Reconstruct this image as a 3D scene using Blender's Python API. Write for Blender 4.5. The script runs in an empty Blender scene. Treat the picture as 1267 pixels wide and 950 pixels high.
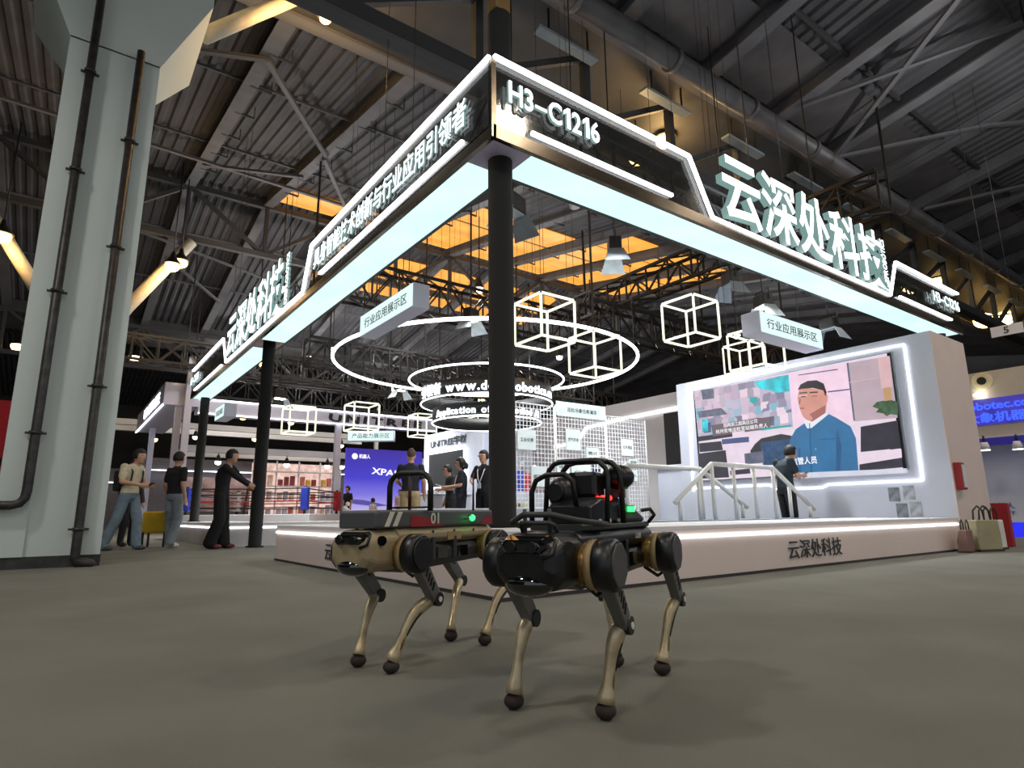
import bpy, bmesh, math, random
from mathutils import Vector, Matrix, Quaternion
random.seed(7)
V = Vector; PI = math.pi
SC = bpy.context.scene
COL = SC.collection

# ------------------------------------------------------------------ camera
F_PX = 760.0
pit, rol, yaw = math.radians(11.963), math.radians(-0.622), math.radians(53.734)
fw = V((math.cos(pit)*math.cos(yaw), math.cos(pit)*math.sin(yaw), math.sin(pit)))
rt = V((math.sin(yaw), -math.cos(yaw), 0)); up = rt.cross(fw)
rt, up = math.cos(rol)*rt+math.sin(rol)*up, -math.sin(rol)*rt+math.cos(rol)*up
cd = bpy.data.cameras.new('camera'); cam = bpy.data.objects.new('camera', cd); COL.objects.link(cam)
cd.sensor_fit = 'HORIZONTAL'; cd.sensor_width = 36; cd.lens = F_PX/1267*36; cd.clip_start = .05; cd.clip_end = 300
cam.matrix_world = Matrix(((rt.x, up.x, -fw.x, -2.752), (rt.y, up.y, -fw.y, -4.004), (rt.z, up.z, -fw.z, .537), (0, 0, 0, 1)))
SC.camera = cam
# ------------------------------------------------------------------ world, view
w = bpy.data.worlds.new('world'); SC.world = w; w.use_nodes = True
w.node_tree.nodes['Background'].inputs[0].default_value = (.86, .93, 1.0, 1)
w.node_tree.nodes['Background'].inputs[1].default_value = .62
SC.view_settings.view_transform = 'Standard'; SC.view_settings.look = 'None'
SC.view_settings.gamma = 1; SC.view_settings.use_curve_mapping = False
SC.view_settings.exposure = 0.12

# ------------------------------------------------------------------ helpers
def lin(c):
    c = c/255
    return c/12.92 if c <= .04045 else ((c+.055)/1.055)**2.4
def L3(c): return (lin(c[0]), lin(c[1]), lin(c[2]), 1)
MATS = {}
def M(name, col=(128, 128, 128), rough=.5, metal=0, var=.12, scale=6, bump=0, bscale=40, emit=0, alpha=1, coat=0):
    if name in MATS: return MATS[name]
    m = bpy.data.materials.new(name); m.use_nodes = True; nt = m.node_tree; n = nt.nodes; l = nt.links
    p = n['Principled BSDF']
    tc = n.new('ShaderNodeTexCoord'); nz = n.new('ShaderNodeTexNoise'); nz.inputs['Scale'].default_value = scale
    nz.inputs['Detail'].default_value = 4
    l.new(tc.outputs['Object'], nz.inputs['Vector'])
    mp = n.new('ShaderNodeMapRange'); mp.inputs[1].default_value = .3; mp.inputs[2].default_value = .7
    mp.inputs[3].default_value = 1-var; mp.inputs[4].default_value = 1+var
    l.new(nz.outputs['Fac'], mp.inputs[0])
    mx = n.new('ShaderNodeVectorMath'); mx.operation = 'SCALE'; c = L3(col); mx.inputs[0].default_value = c[:3]
    l.new(mp.outputs[0], mx.inputs['Scale'])
    if emit:
        p.inputs['Base Color'].default_value = (.02, .02, .02, 1)
        l.new(mx.outputs[0], p.inputs['Emission Color']); p.inputs['Emission Strength'].default_value = emit
    else:
        l.new(mx.outputs[0], p.inputs['Base Color'])
    p.inputs['Roughness'].default_value = rough; p.inputs['Metallic'].default_value = metal
    p.inputs['Alpha'].default_value = alpha
    if coat: p.inputs['Coat Weight'].default_value = coat
    if bump:
        nb = n.new('ShaderNodeTexNoise'); nb.inputs['Scale'].default_value = bscale; nb.inputs['Detail'].default_value = 3
        l.new(tc.outputs['Object'], nb.inputs['Vector'])
        b = n.new('ShaderNodeBump'); b.inputs['Strength'].default_value = bump; b.inputs['Distance'].default_value = .02
        l.new(nb.outputs['Fac'], b.inputs['Height']); l.new(b.outputs[0], p.inputs['Normal'])
    MATS[name] = m
    return m

class MB:
    """collects geometry; build() links it as one mesh object"""
    def __init__(s): s.v = []; s.f = []; s.m = []; s.s = []
    def add(s, vs, fs, mi=0, sm=False):
        o = len(s.v); s.v += [tuple(p) for p in vs]
        for f in fs: s.f.append([i+o for i in f]); s.m.append(mi); s.s.append(sm)
        return s
    def bx(s, x0, x1, y0, y1, z0, z1, mi=0, R=None, c=None):
        vs = [V((x, y, z)) for x in (x0, x1) for y in (y0, y1) for z in (z0, z1)]
        if R is not None: vs = [R @ (p-V(c))+V(c) for p in vs]
        return s.add(vs, [(0, 1, 3, 2), (4, 6, 7, 5), (0, 4, 5, 1), (2, 3, 7, 6), (0, 2, 6, 4), (1, 5, 7, 3)], mi)
    def bar(s, a, b, w, h, mi=0, upv=(0, 0, 1)):
        a, b = V(a), V(b); d = (b-a).normalized(); u = V(upv)
        if abs(d.dot(u)) > .98: u = V((1, 0, 0))
        sd = d.cross(u).normalized(); u = sd.cross(d)
        vs = [q+sd*(i*w/2)+u*(j*h/2) for q in (a, b) for i in (-1, 1) for j in (-1, 1)]
        return s.add(vs, [(0, 1, 3, 2), (4, 6, 7, 5), (0, 4, 5, 1), (2, 3, 7, 6), (0, 2, 6, 4), (1, 5, 7, 3)], mi)
    def tube(s, pts, r, n=8, mi=0, closed=False, caps=True, flat=(1, 1)):
        pts = [V(p) for p in pts]; k = len(pts); rs = r if isinstance(r, (list, tuple)) else [r]*k
        tg = []
        for i in range(k):
            a = pts[i-1] if (i > 0 or closed) else pts[0]; b = pts[(i+1) % k] if (i < k-1 or closed) else pts[-1]
            tg.append((b-a).normalized())
        u = V((0, 0, 1)) if abs(tg[0].z) < .9 else V((1, 0, 0)); u = (u-tg[0]*u.dot(tg[0])).normalized()
        vs = []
        for i in range(k):
            u = (u-tg[i]*u.dot(tg[i])).normalized(); w_ = tg[i].cross(u)
            for j in range(n):
                a = 2*PI*(j+.5)/n; vs.append(pts[i]+(u*(math.cos(a)*flat[0])+w_*(math.sin(a)*flat[1]))*rs[i])
        fs = [(i*n+j, i*n+(j+1) % n, ((i+1) % k)*n+(j+1) % n, ((i+1) % k)*n+j) for i in range(k if closed else k-1) for j in range(n)]
        s.add(vs, fs, mi, True)
        if caps and not closed:
            o = len(s.v)-len(vs)
            s.f += [[o+j for j in range(n-1, -1, -1)], [o+(k-1)*n+j for j in range(n)]]; s.m += [mi, mi]; s.s += [False, False]
        return s
    def cyl(s, a, b, r0, r1=None, n=16, mi=0): return s.tube([a, b], [r0, r0 if r1 is None else r1], n, mi)
    def ell(s, c, r, nu=12, nv=8, mi=0, R=None, fn=None):
        c = V(c); vs = [V((0, 0, 1))]
        for i in range(1, nv):
            t = PI*i/nv
            for j in range(nu):
                a = 2*PI*j/nu; vs.append(V((math.sin(t)*math.cos(a), math.sin(t)*math.sin(a), math.cos(t))))
        vs.append(V((0, 0, -1)))
        if fn: vs = [fn(p) for p in vs]
        vs = [V((p.x*r[0], p.y*r[1], p.z*r[2])) for p in vs]
        if R is not None: vs = [R @ p for p in vs]
        fs = [(0, 1+j, 1+(j+1) % nu) for j in range(nu)]
        for i in range(nv-2):
            for j in range(nu):
                a = 1+i*nu+j; b = 1+i*nu+(j+1) % nu; fs.append((a, a+nu, b+nu, b))
        e = len(vs)-1; o = 1+(nv-2)*nu
        fs += [(o+j, e, o+(j+1) % nu) for j in range(nu)]
        return s.add([p+c for p in vs], fs, mi, True)
    def loft(s, rings, mi=0, sm=False, caps=True):
        n = len(rings[0]); vs = [p for r in rings for p in r]
        fs = [(i*n+j, i*n+(j+1) % n, (i+1)*n+(j+1) % n, (i+1)*n+j) for i in range(len(rings)-1) for j in range(n)]
        s.add(vs, fs, mi, sm)
        if caps:
            o = len(s.v)-len(vs); k = len(rings)
            s.f += [[o+j for j in range(n-1, -1, -1)], [o+(k-1)*n+j for j in range(n)]]; s.m += [mi, mi]; s.s += [False, False]
        return s
    def prism(s, poly, o, u, v, w, mi=0):
        """extrude 2-d polygon (in frame o,u,v) by vector w"""
        o, u, v, w = V(o), V(u), V(v), V(w)
        a = [o+u*x+v*y for x, y in poly]
        return s.loft([a, [p+w for p in a]], mi)
    def mesh(s, name, mats):
        me = bpy.data.meshes.new(name); me.from_pydata(s.v, [], s.f)
        for m in (mats if isinstance(mats, (list, tuple)) else [mats]):
            if m: me.materials.append(m)
        me.polygons.foreach_set('material_index', s.m); me.polygons.foreach_set('use_smooth', s.s)
        bm = bmesh.new(); bm.from_mesh(me); bmesh.ops.recalc_face_normals(bm, faces=bm.faces); bm.to_mesh(me); bm.free()
        me.update()
        return me
    def build(s, name, mats, parent=None, bevel=0, loc=None):
        return obj(name, s.mesh(name, mats), parent, bevel=bevel, loc=loc)

def obj(name, me, parent=None, mtx=None, bevel=0, loc=None):
    o = bpy.data.objects.new(name, me); COL.objects.link(o)
    if parent is not None: o.parent = parent
    if mtx is not None: o.matrix_basis = mtx
    if loc is not None: o.location = loc
    if bevel:
        b = o.modifiers.new('bevel', 'BEVEL'); b.width = bevel; b.segments = 2; b.limit_method = 'ANGLE'; b.angle_limit = .6
    return o
def tag(o, label, cat, group=None):
    o['label'] = label; o['category'] = cat
    if group: o['group'] = group
    return o
def struct(o): o['kind'] = 'structure'; return o
def stuff(o): o['kind'] = 'stuff'; return o
def thing(name, label, cat, loc=(0, 0, 0), rz=0, group=None):
    o = bpy.data.objects.new(name, None); COL.objects.link(o); o.location = loc; o.rotation_euler = (0, 0, rz)
    o.empty_display_size = .1
    return tag(o, label, cat, group)
_unit = {}
def bar(name, parent, a, b, w, h, mat, upv=(0, 0, 1)):
    """box bar between two points, all alike bars share one unit mesh"""
    if mat.name not in _unit:
        _unit[mat.name] = MB().bx(-.5, .5, -.5, .5, -.5, .5).mesh('bar', mat)
    a, b = V(a), V(b); d = b-a; L = d.length; d = d/L; u = V(upv)
    if abs(d.dot(u)) > .98: u = V((1, 0, 0))
    sd = d.cross(u).normalized(); u = sd.cross(d); c = (a+b)/2
    return obj(name, _unit[mat.name], parent, Matrix(((d.x*L, sd.x*w, u.x*h, c.x), (d.y*L, sd.y*w, u.y*h, c.y), (d.z*L, sd.z*w, u.z*h, c.z), (0, 0, 0, 1))))
# ---- lettering
_tc = {}
def roof(y):
    return 9.98 if 3.2 <= y <= 6.8 else (10.33+.18*(y-6.8) if 6.8 < y <= 19 else (12.53-.18*(y-19) if 19 < y < 31 else 9.88 if 31 <= y <= 34.6 else 10.38+.177*(y-34.6) if y > 34.6 else 10.33+.18*(3.2-y)))
def glyph(s, bold=.0, ext=.0):
    k = (s, bold, ext)
    if k not in _tc and s == '1':
        b_ = MB(); b_.prism([(.2-bold, 0), (.34+bold, 0), (.34+bold, .73), (.22, .73), (.02, .58), (.02, .46-bold), (.2-bold, .56)], (0, 0, -ext), (1, 0, 0), (0, 1, 0), (0, 0, 2*ext)); _tc[k] = b_.mesh('one', None)
    if k not in _tc:
        c = bpy.data.curves.new('t', 'FONT'); c.body = s; c.offset = bold; c.extrude = ext; c.resolution_u = 3
        o = bpy.data.objects.new('t', c); COL.objects.link(o)
        m = bpy.data.meshes.new_from_object(o.evaluated_get(bpy.context.evaluated_depsgraph_get()))
        bpy.data.objects.remove(o); bpy.data.curves.remove(c)
        _tc[k] = m
    return _tc[k]
def bb(m):
    xs = [v.co.x for v in m.vertices]; ys = [v.co.y for v in m.vertices]
    return min(xs), max(xs), min(ys), max(ys)
def frame(o, r, u, sx, sy, sz=1):
    r, u = V(r).normalized(), V(u).normalized(); n = r.cross(u)
    return Matrix(((r.x*sx, u.x*sy, n.x*sz, o[0]), (r.y*sx, u.y*sy, n.y*sz, o[1]), (r.z*sx, u.z*sy, n.z*sz, o[2]), (0, 0, 0, 1)))
def lettering(name, parent, s, o, r, u, wd, ht, mat, bold=.0, depth=.01):
    """one string as one mesh, fitted to a box wd x ht whose lower left corner is o"""
    m = glyph(s, bold, .5).copy(); m.name = name; m.materials.clear(); m.materials.append(mat)
    x0, x1, y0, y1 = bb(m); sx, sy = wd/(x1-x0), ht/(y1-y0)
    for v in m.vertices: v.co = ((v.co.x-x0)*sx, (v.co.y-y0)*sy, v.co.z*depth)
    for p in m.polygons: p.material_index = 0
    return obj(name, m, parent, frame(o, r, u, 1, 1))
def letters(parent, s, o, r, u, wd, ht, mat, bold=.0, depth=.05, gap=.1):
    """each character an object of its own, the whole fitted to wd x ht"""
    r, u, o = V(r).normalized(), V(u).normalized(), V(o)
    lay = []; x = 0; Y0, Y1 = 9, -9
    for ch in s:
        if ch == ' ': x += .3; continue
        m = glyph(ch, bold, .5); x0, x1, y0, y1 = bb(m)
        if ord(ch) > 0x2e80: lay.append((ch, x)); x += 1.0; y0, y1 = -.09, .85
        else: lay.append((ch, x-x0)); x += x1-x0+gap
        Y0, Y1 = min(Y0, y0), max(Y1, y1)
    sx, sy = wd/(x-gap), ht/(Y1-Y0); out = []
    for ch, xx in lay:
        m = glyph(ch, bold, .5).copy(); m.name = 'letter'; m.materials.clear(); m.materials.append(mat); m.materials.append(MT['letter2'] if mat == MT['letter'] else mat)
        for p in m.polygons: p.material_index = 0 if abs(p.normal.z) > .7 else 1
        out.append(obj('letter', m, parent, frame(o+r*(xx*sx)-u*(Y0*sy), r, u, sx, sy, depth)))
    return out

# ------------------------------------------------------------------ materials
MT = dict(
 carpet=M('grey_carpet', (108, 107, 98), .95, var=.14, scale=1.3, bump=.35, bscale=260),
 deck=M('roof_deck', (74, 74, 79), .75, var=.25, scale=.8),
 beam=M('roof_beam', (96, 96, 101), .7, var=.2, scale=1.5),
 dbeam=M('dark_steel', (58, 58, 60), .65, var=.2, scale=2),
 pipe=M('painted_pipe', (84, 82, 84), .5, var=.2, scale=2),
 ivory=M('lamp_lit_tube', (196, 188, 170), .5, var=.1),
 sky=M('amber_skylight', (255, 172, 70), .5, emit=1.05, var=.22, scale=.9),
 pillar=M('white_plaster', (192, 199, 194), .8, var=.03, scale=.7, bump=.08, bscale=20),
 skirt=M('scuffed_plinth_gap_shade', (48, 47, 46), .7, var=.5, scale=9),
 rustpipe=M('dark_drain_pipe', (52, 48, 47), .45, var=.5, scale=14, metal=.3),
 black=M('black_post', (3, 3, 6), .9, var=.2),
 truss=M('black_truss', (26, 26, 28), .5, var=.2),
 white=M('white_panel', (205, 202, 204), .55, var=.03, scale=2),
 wall=M('lavender_white_panel', (196, 200, 214), .55, var=.03, scale=2),
 beige=M('beige_laminate', (210, 194, 188), .6, var=.03, scale=2),
 soffit=M('soffit_glow', (202, 240, 237), .5, emit=1.2, var=.1, scale=1.2),
 led=M('white_led', (250, 252, 255), .4, emit=5, var=0),
 led2=M('warm_white_led', (255, 255, 226), .4, emit=1.25, var=0),
 letter=M('sign_letter_glow', (244, 250, 255), .4, emit=2.4, var=0),
 letter2=M('sign_side_glow', (170, 214, 208), .4, emit=.42, var=0),
 smoked=M('smoked_mirror', (34, 34, 30), .08, metal=.0, var=.1, alpha=.45, coat=.5),
 bronze=M('bronze_mirror_trim', (92, 82, 70), .22, metal=.8, var=.15),
 greyp=M('grey_lavender_panel', (176, 170, 196), .6, var=.05),
 lbox=M('lightbox_face', (222, 248, 246), .5, emit=1.0, var=.02),
 lboxs=M('lightbox_shell', (190, 190, 208), .5, var=.03),
 ink=M('dark_ink', (40, 46, 52), .7, var=.05),
 rail=M('white_rail', (214, 214, 212), .4, var=.03),
 fix=M('black_fixture', (24, 24, 26), .5, var=.1),
 flap=M('barn_door_metal', (150, 160, 165), .45, metal=.4, var=.1),
 warm=M('sodium_lamp_glow', (255, 205, 120), .5, emit=14, var=0),
 cool=M('metal_halide_glow', (255, 252, 240), .5, emit=9, var=0),
 wire=M('hanging_wire', (70, 70, 72), .5, metal=.5, var=.05),
 fwall=M('far_dark_wall', (52, 50, 50), .9, var=.3, scale=.5),
)
# ================================================================== the hall
fl = struct(MB().bx(-30, 55, -25, 65, -.2, 0).build('floor', MT['carpet']))
# --- roof: corrugated decks, slopes A/B beyond the gutter, R over the right
XA, XB = -16.34, 48.46
def deck(name, y0, z0, y1, z1, parent=None):
    per, h = .32, .06; n = int((XB-XA)/per); prof = []
    for i in range(n):
        x = XA+i*per; prof += [(x, 0), (x+.11, 0), (x+.16, h), (x+.27, h)]
    vs = [(x, y, z+d) for (y, z) in ((y0, z0), (y1, z1)) for x, d in prof]; k = len(prof)
    return MB().add(vs, [(i, i+1, k+i+1, k+i) for i in range(k-1)]).build(name, MT['deck'], parent)
ceil = struct(deck('ceiling', 6.8, 10.35, 19, 12.55))
for a in ((19, 12.55, 31, 10.4), (34.6, 10.4, 47, 12.6), (47, 12.6, 60, 10.4), (3.2, 10.35, -9, 12.55), (-9, 12.55, -21, 10.4)): deck('roof_deck', *a, parent=ceil)
def ibeam(y0, z0, y1, z1):
    b = MB(); b.bar((0, y0, z0+.25), (0, y1, z1+.25), .07, .5); b.bar((0, y0, z0), (0, y1, z1), .34, .05); return b.mesh('beam', MT['beam'])
for (a, rng) in (((6.8, 10, 19, 12.2), range(-3, 13)), ((19, 12.2, 31, 10.0), range(-3, 13)), ((3.2, 10, -9, 12.2), range(0, 17))):
    me = ibeam(*a)
    for k in rng: obj('beam', me, ceil, loc=(-.14+2.7*k, 0, 0))
# thin purlins with little hangers between the beams
def sl(y):                       # underside of the deck
    return 10.35+.18*(y-6.8) if 6.8 <= y <= 19 else (12.55-.18*(y-19) if y > 19 else 10.35+.18*(3.2-y))
for y in (10.4, 15.0, 22.5, 26.5): bar('purlin', ceil, (-9, y, sl(y)-.04), (32, y, sl(y)-.04), .05, .06, MT['beam'])
for k in range(-1, 10):
    for y in (8.2, 9.9, 11.6, 13.3, 15.0, 16.7): bar('beam_hanger', ceil, (-.14+2.7*k, y, sl(y)-.36), (.35+2.7*k, y+.05, sl(y)-.36), .05, .05, MT['dbeam']); bar('beam_hanger', ceil, (.35+2.7*k, y+.05, sl(y)-.36), (.35+2.7*k, y+.05, sl(y)-.02), .02, .02, MT['dbeam'])
for y in (1.2, -1.2, -3.6): bar('purlin', ceil, (2, y, sl(y)-.06), (44, y, sl(y)-.06), .07, .1, MT['dbeam'])
# wind braces, flat bars crossing under the beams
def br(a, b): bar('brace', ceil, (a[0], a[1], sl(a[1])-.42), (b[0], b[1], sl(b[1])-.42), .12, .08, MT['beam'])
for a, b in (((-.14, 8.4), (2.56, 12.4)), ((2.56, 12.6), (5.26, 17.4)), ((-.14, 16.2), (2.56, 14.6)), ((-5.5, 15.5), (5.26, 16.2)), ((-2.8, 10), (-.14, 8.4)), ((5.26, 17.4), (7.96, 13)),
             ((10.66, 2.4), (13.36, -2.2)), ((13.36, 3.0), (10.66, -1.2)), ((13.36, 3.0), (16.06, .2)), ((16.06, .2), (18.76, -1.6)), ((18.76, 2.8), (21.46, -.5)), ((-.14, 24), (2.56, 27)), ((-2.8, 22), (5.26, 24.5))): br(a, b)
# smooth translucent cover plates beside the gutter and amber skylights near the ridge
pl = MB().bx(-1.1, 1.1, -.75, .75, -.02, .02, R=Matrix.Rotation(math.atan(-.18), 3, 'X'), c=(0, 0, 0)).mesh('cover_plate', MT['pipe'])
for k in range(0, 14): obj('cover_plate', pl, ceil, loc=(-.14+2.7*k+1.35, 2.3, sl(2.3)-.05))
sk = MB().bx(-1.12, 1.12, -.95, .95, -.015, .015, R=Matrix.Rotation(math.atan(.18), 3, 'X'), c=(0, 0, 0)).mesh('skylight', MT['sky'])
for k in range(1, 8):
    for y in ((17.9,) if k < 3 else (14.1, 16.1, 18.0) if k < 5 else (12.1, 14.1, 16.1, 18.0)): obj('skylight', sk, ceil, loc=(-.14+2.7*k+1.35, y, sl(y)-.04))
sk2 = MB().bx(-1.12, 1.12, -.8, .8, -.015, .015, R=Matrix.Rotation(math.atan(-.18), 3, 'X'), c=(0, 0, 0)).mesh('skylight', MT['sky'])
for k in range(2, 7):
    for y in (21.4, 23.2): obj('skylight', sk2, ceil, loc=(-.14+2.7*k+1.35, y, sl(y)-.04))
# --- valley girder along x on the pillars
g = struct(MB().bx(XA, XB, 3.2, 6.8, 10.0, 10.9).build('trim_1', MT['dbeam']))
for y in (3.35, 6.65): bar('edge_flange', g, (XA, y, 9.97), (XB, y, 9.97), .3, .06, MT['beam'])
bar('bottom_chord', g, (-1.7, 4.2, 8.35), (46, 4.2, 8.35), .34, .3, MT['dbeam'])
for i in range(17):
    x = -.14+2.7*i; bar('web_member', g, (x, 4.2, 8.4), (x, 4.2, 10), .16, .16, MT['dbeam']); bar('web_member', g, (x, 4.2, 8.4), (x+2.7, 4.2, 10), .13, .13, MT['dbeam'])
struct(MB().bx(XA, XB, 31, 34.6, 9.9, 10.8).build('trim_2', MT['dbeam']))
pp = MB().tube([(-1, 2.85, 9.62), (46, 2.85, 9.62)], .21, 14); 
for i in range(16): pp.tube([(1+i*2.7, 2.85, 9.62), (1.12+i*2.7, 2.85, 9.62)], .25, 14)
tag(pp.build('overhead_pipe', MT['pipe']), 'thick grey service pipe with collars running below the roof gutter', 'pipe')
tr = thing('cable_tray', 'pale segmented cable tray hanging beside the overhead pipe', 'cable tray', (0, 3.62, 9.4))
for i in range(15):
    x = .6+i*2.9; bar('tray_section', tr, (x, 0, 0), (x+1.5, 0, 0), .22, .06, MT['flap']); bar('hanger', tr, (x+.3, 0, 0), (x+.3, 0, .6), .03, .03, MT['fix']); bar('hanger', tr, (x+1.3, 0, 0), (x+1.3, 0, .6), .03, .03, MT['fix'])
# --- ridge truss and its braces (along x at y=19)
def planar_truss(name, label, A, B, h, step, mat, wc=.16, ww=.09, group=None, kind=None, dz=None):
    A, B = V(A), V(B); d = B-A; n = max(1, round(d.length/step)); U = V((0, 0, h))
    t = thing(name, label, 'truss', A, 0, group)
    bar('chord', t, (0, 0, 0), d, wc, wc, mat); bar('chord', t, U, d+U, wc, wc, mat)
    for i in range(n+1):
        p = d*(i/n); bar('web_member', t, p, p+U, ww, ww, mat)
        if i < n:
            q = d*((i+1)/n)
            if i % 2: bar('web_member', t, p+U, q, ww, ww, mat)
            else: bar('web_member', t, p, q+U, ww, ww, mat)
    return t
planar_truss('roof_truss', 'grey steel roof truss along the ridge behind the white pillar', (-8.24, 19, 10.2), (29.56, 19, 10.2), 2.0, 2.7, MT['dbeam'], .2, .13)
planar_truss('roof_truss', 'grey steel roof truss on the far gutter line beyond the ridge', (-8.24, 30.8, 7.9), (29.56, 30.8, 7.9), 2.0, 2.7, MT['dbeam'], .2, .13)
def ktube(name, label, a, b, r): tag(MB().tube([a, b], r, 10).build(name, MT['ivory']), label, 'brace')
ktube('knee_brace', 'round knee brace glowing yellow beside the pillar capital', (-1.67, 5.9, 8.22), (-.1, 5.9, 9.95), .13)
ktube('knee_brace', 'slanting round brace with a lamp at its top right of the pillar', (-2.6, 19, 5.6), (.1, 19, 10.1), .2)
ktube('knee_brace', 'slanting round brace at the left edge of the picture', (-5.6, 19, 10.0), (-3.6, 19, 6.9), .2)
# --- black exhibition rigging trusses
RG = 'black rigging trusses under the roof'
def rig(label, A, B, h=.75, step=.8):
    """box truss of black tubes"""
    A, B = V(A), V(B); d = B-A; n = round(d.length/step); dn = d.normalized(); sd = V((-dn.y, dn.x, 0))*.6
    t = thing('rigging_truss', label, 'truss', A, 0, RG); U = V((0, 0, h))
    for o in (V((0, 0, 0)), U, sd, sd+U): bar('chord', t, o, o+d, .09, .09, MT['truss'])
    wb = MB()
    for o in (V((0, 0, 0)), sd):
        for i in range(n+1):
            p = o+d*(i/n); wb.bar(p, p+U, .05, .05)
            if i < n:
                q = o+d*((i+1)/n); wb.bar(*((p+U, q) if i % 2 else (p, q+U)), .05, .05)
        pass
    for i in range(n): wb.bar(d*(i/n), d*((i+1)/n)+sd, .05, .05); wb.bar(d*(i/n)+U, d*((i+1)/n)+sd+U, .05, .05)
    stuff(wb.build('web_lattice', MT['truss'], t))
    for i in range(0, n+1, 6):
        p = d*(i/n); bar('hoist_post', t, p+V((0, 0, h)), V((p.x, p.y, roof(A.y+p.y)-A.z)), .05, .05, MT['truss'])
    return t
rig('black box truss crossing behind the left hanging lightbox', (2.6, 13, 7.0), (13.4, 13, 7.0), 1.2, .9)
rig('black box truss running away above the right hand LED cubes', (12.6, 1.5, 7.5), (12.6, 12.2, 7.5), .9, .9)
rig('black box truss far behind the big LED ring', (1, 24, 6.6), (22, 24, 6.6), 1.1, 1.0)
rig('black box truss low behind the big LED ring at right', (10, 20, 6.1), (26, 20, 6.1), 1.0, 1.0)
rig('black box truss seen above the far white header with logo letters', (1.6, 26, 5.9), (15, 26, 5.9), .9, .8)
rig('black box truss over the back of the booth right of the screen wall', (9.5, 8.6, 5.9), (20, 8.6, 5.9), .9, .9)
rig('black box truss close behind the medium LED ring', (4, 17.5, 5.9), (18, 17.5, 5.9), 1.0, .8)
rig('black box truss behind the far small lightbox', (-2, 21, 6.1), (8, 21, 6.1), .9, .8)
# --- far walls
struct(MB().bx(-30, 55, 60, 60.3, 0, 13).build('wall_back', MT['fwall']))
struct(MB().bx(50, 50.3, -25, 60, 0, 13).build('wall_right', MT['fwall']))
struct(MB().bx(-22.3, -22, -5, 60, 0, 13).build('wall_left', MT['fwall']))
# ================================================================== white pillar with flared capital
t = thing('concrete_pillar', 'massive white pillar with flared capital at the left edge', 'pillar', (-2.77, 4.9, 0))
MB().bx(-.51, .51, 0, 1.05, .1, 6.7).build('shaft', MT['pillar'], t)
def rc(x0, x1, y0, y1, z): return [V((x0, y0, z)), V((x1, y0, z)), V((x1, y1, z)), V((x0, y1, z))]
MB().loft([rc(-.51, .51, 0, 1.05, 6.68), rc(-1.08, 1.09, -.0, 2.1, 8.0), rc(-1.08, 1.09, -.0, 2.1, 10.0)]).build('capital', MT['pillar'], t)
MB().bx(-.52, .52, -.015, 1.06, 0, .13).build('plinth', MT['skirt'], t)
for s_ in (-1, 1): MB().bx(s_*.51-(.3 if s_ > 0 else 0), s_*.51+(.3 if s_ < 0 else 0), -.03, .02, .13, 6.62).build('pilaster', MT['pillar'], t)
def drain(label, x, y, z0, z1, pts, clamps):
    t2 = thing('drain_pipe', label, 'pipe', (x, y, 0))
    MB().tube(pts, .05, 12).build('pipe', MT['rustpipe'], t2)
    for z in clamps: MB().tube([(0, 0, z-.018), (0, 0, z+.018)], .068, 12).bx(-.1, .1, .02, .05, z-.012, z+.012).build('clamp', MT['rustpipe'], t2)
drain('dark vertical drain pipe on the right side of the white pillar, elbow at floor', -2.5, 4.79, 0, 6.7,
      [(0, 0, 6.75), (0, 0, .12), (0, 0, .09), (.02, 0, .06), (.1, -.02, .05), (.15, -.02, .04), (.17, -.02, 0.0)], (.42, 2.1, 3.9, 5.4))
drain('dark vertical drain pipe on the left side of the white pillar, turning off left', -3.02, 4.79, .5, 8.5,
      [(0, 0, 8.6), (0, 0, .85), (-.01, 0, .77), (-.05, 0, .71), (-.12, 0, .69), (-.4, 0, .69)], (1.5, 3.2, 4.8, 6.2))
# ================================================================== hall lamps (with their light)
def hibay(label, p, kind='warm', energy=0, r=.16, down=False):
    t = thing('high_bay_lamp', label, 'lamp', p, 0, 'high bay lamps')
    k = MB(); prof = [(0, .45, .05), (0, .34, .07), (0, .25, .10), (0, .05, r+.03), (0, 0, r+.05)]
    k.tube([(0, 0, z) for _, z, _ in prof], [q for _, _, q in prof], 14).build('shade', MT['fix'], t)
    MB().ell((0, 0, -.06), (r, r, r*.8), 12, 8).build('bulb', MT[kind], t)
    MB().tube([(0, 0, .4), (0, 0, max(.6, roof(p[1])-p[2]))], .02, 6).build('stem', MT['fix'], t)
    if energy:
        ld = bpy.data.lights.new('lamp_light', 'SPOT' if down else 'POINT'); ld.energy = energy
        if down: ld.spot_size = math.radians(155); ld.spot_blend = .7
        ld.shadow_soft_size = .45 if down else r
        ld.color = ((1, .88, .71) if down else (1, .6, .22)) if kind == 'warm' else (1, .97, .92)
        lo = bpy.data.objects.new('lamp_light', ld); COL.objects.link(lo); lo.parent = t; lo.location = (0, 0, -.3-r*.5)
    return t
WARM = 420
hibay('brighter upper warm lamp above the right fascia frame', (8.8, 5, 9.9), 'warm', 130, .24)
hibay('lower warm lamp above the right fascia frame', (7.7, 5, 9.0), 'warm', 100, .2)
hibay('upper warm lamp of the pair at the slanting brace', (-.26, 18.2, 9.0), 'warm', 150, .22)
hibay('lower warm lamp of the pair at the slanting brace', (-.55, 17.6, 8.6), 'warm', 0, .22)
hibay('warm lamp cut by the left picture edge', (-4.9, 18.2, 8.7), 'warm', 120, .24)
hibay('warm lamp left of the pillar, lower one', (-4.9, 31, 8.3), 'warm', 0, .3)
hibay('warm lamp close right of the pillar above the people', (-.34, 31, 8.4), 'warm', 0, .3)
hibay('warm lamp right of the canopy end, left of two', (30.9, 5, 9.1), 'warm', 0, .42)
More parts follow.
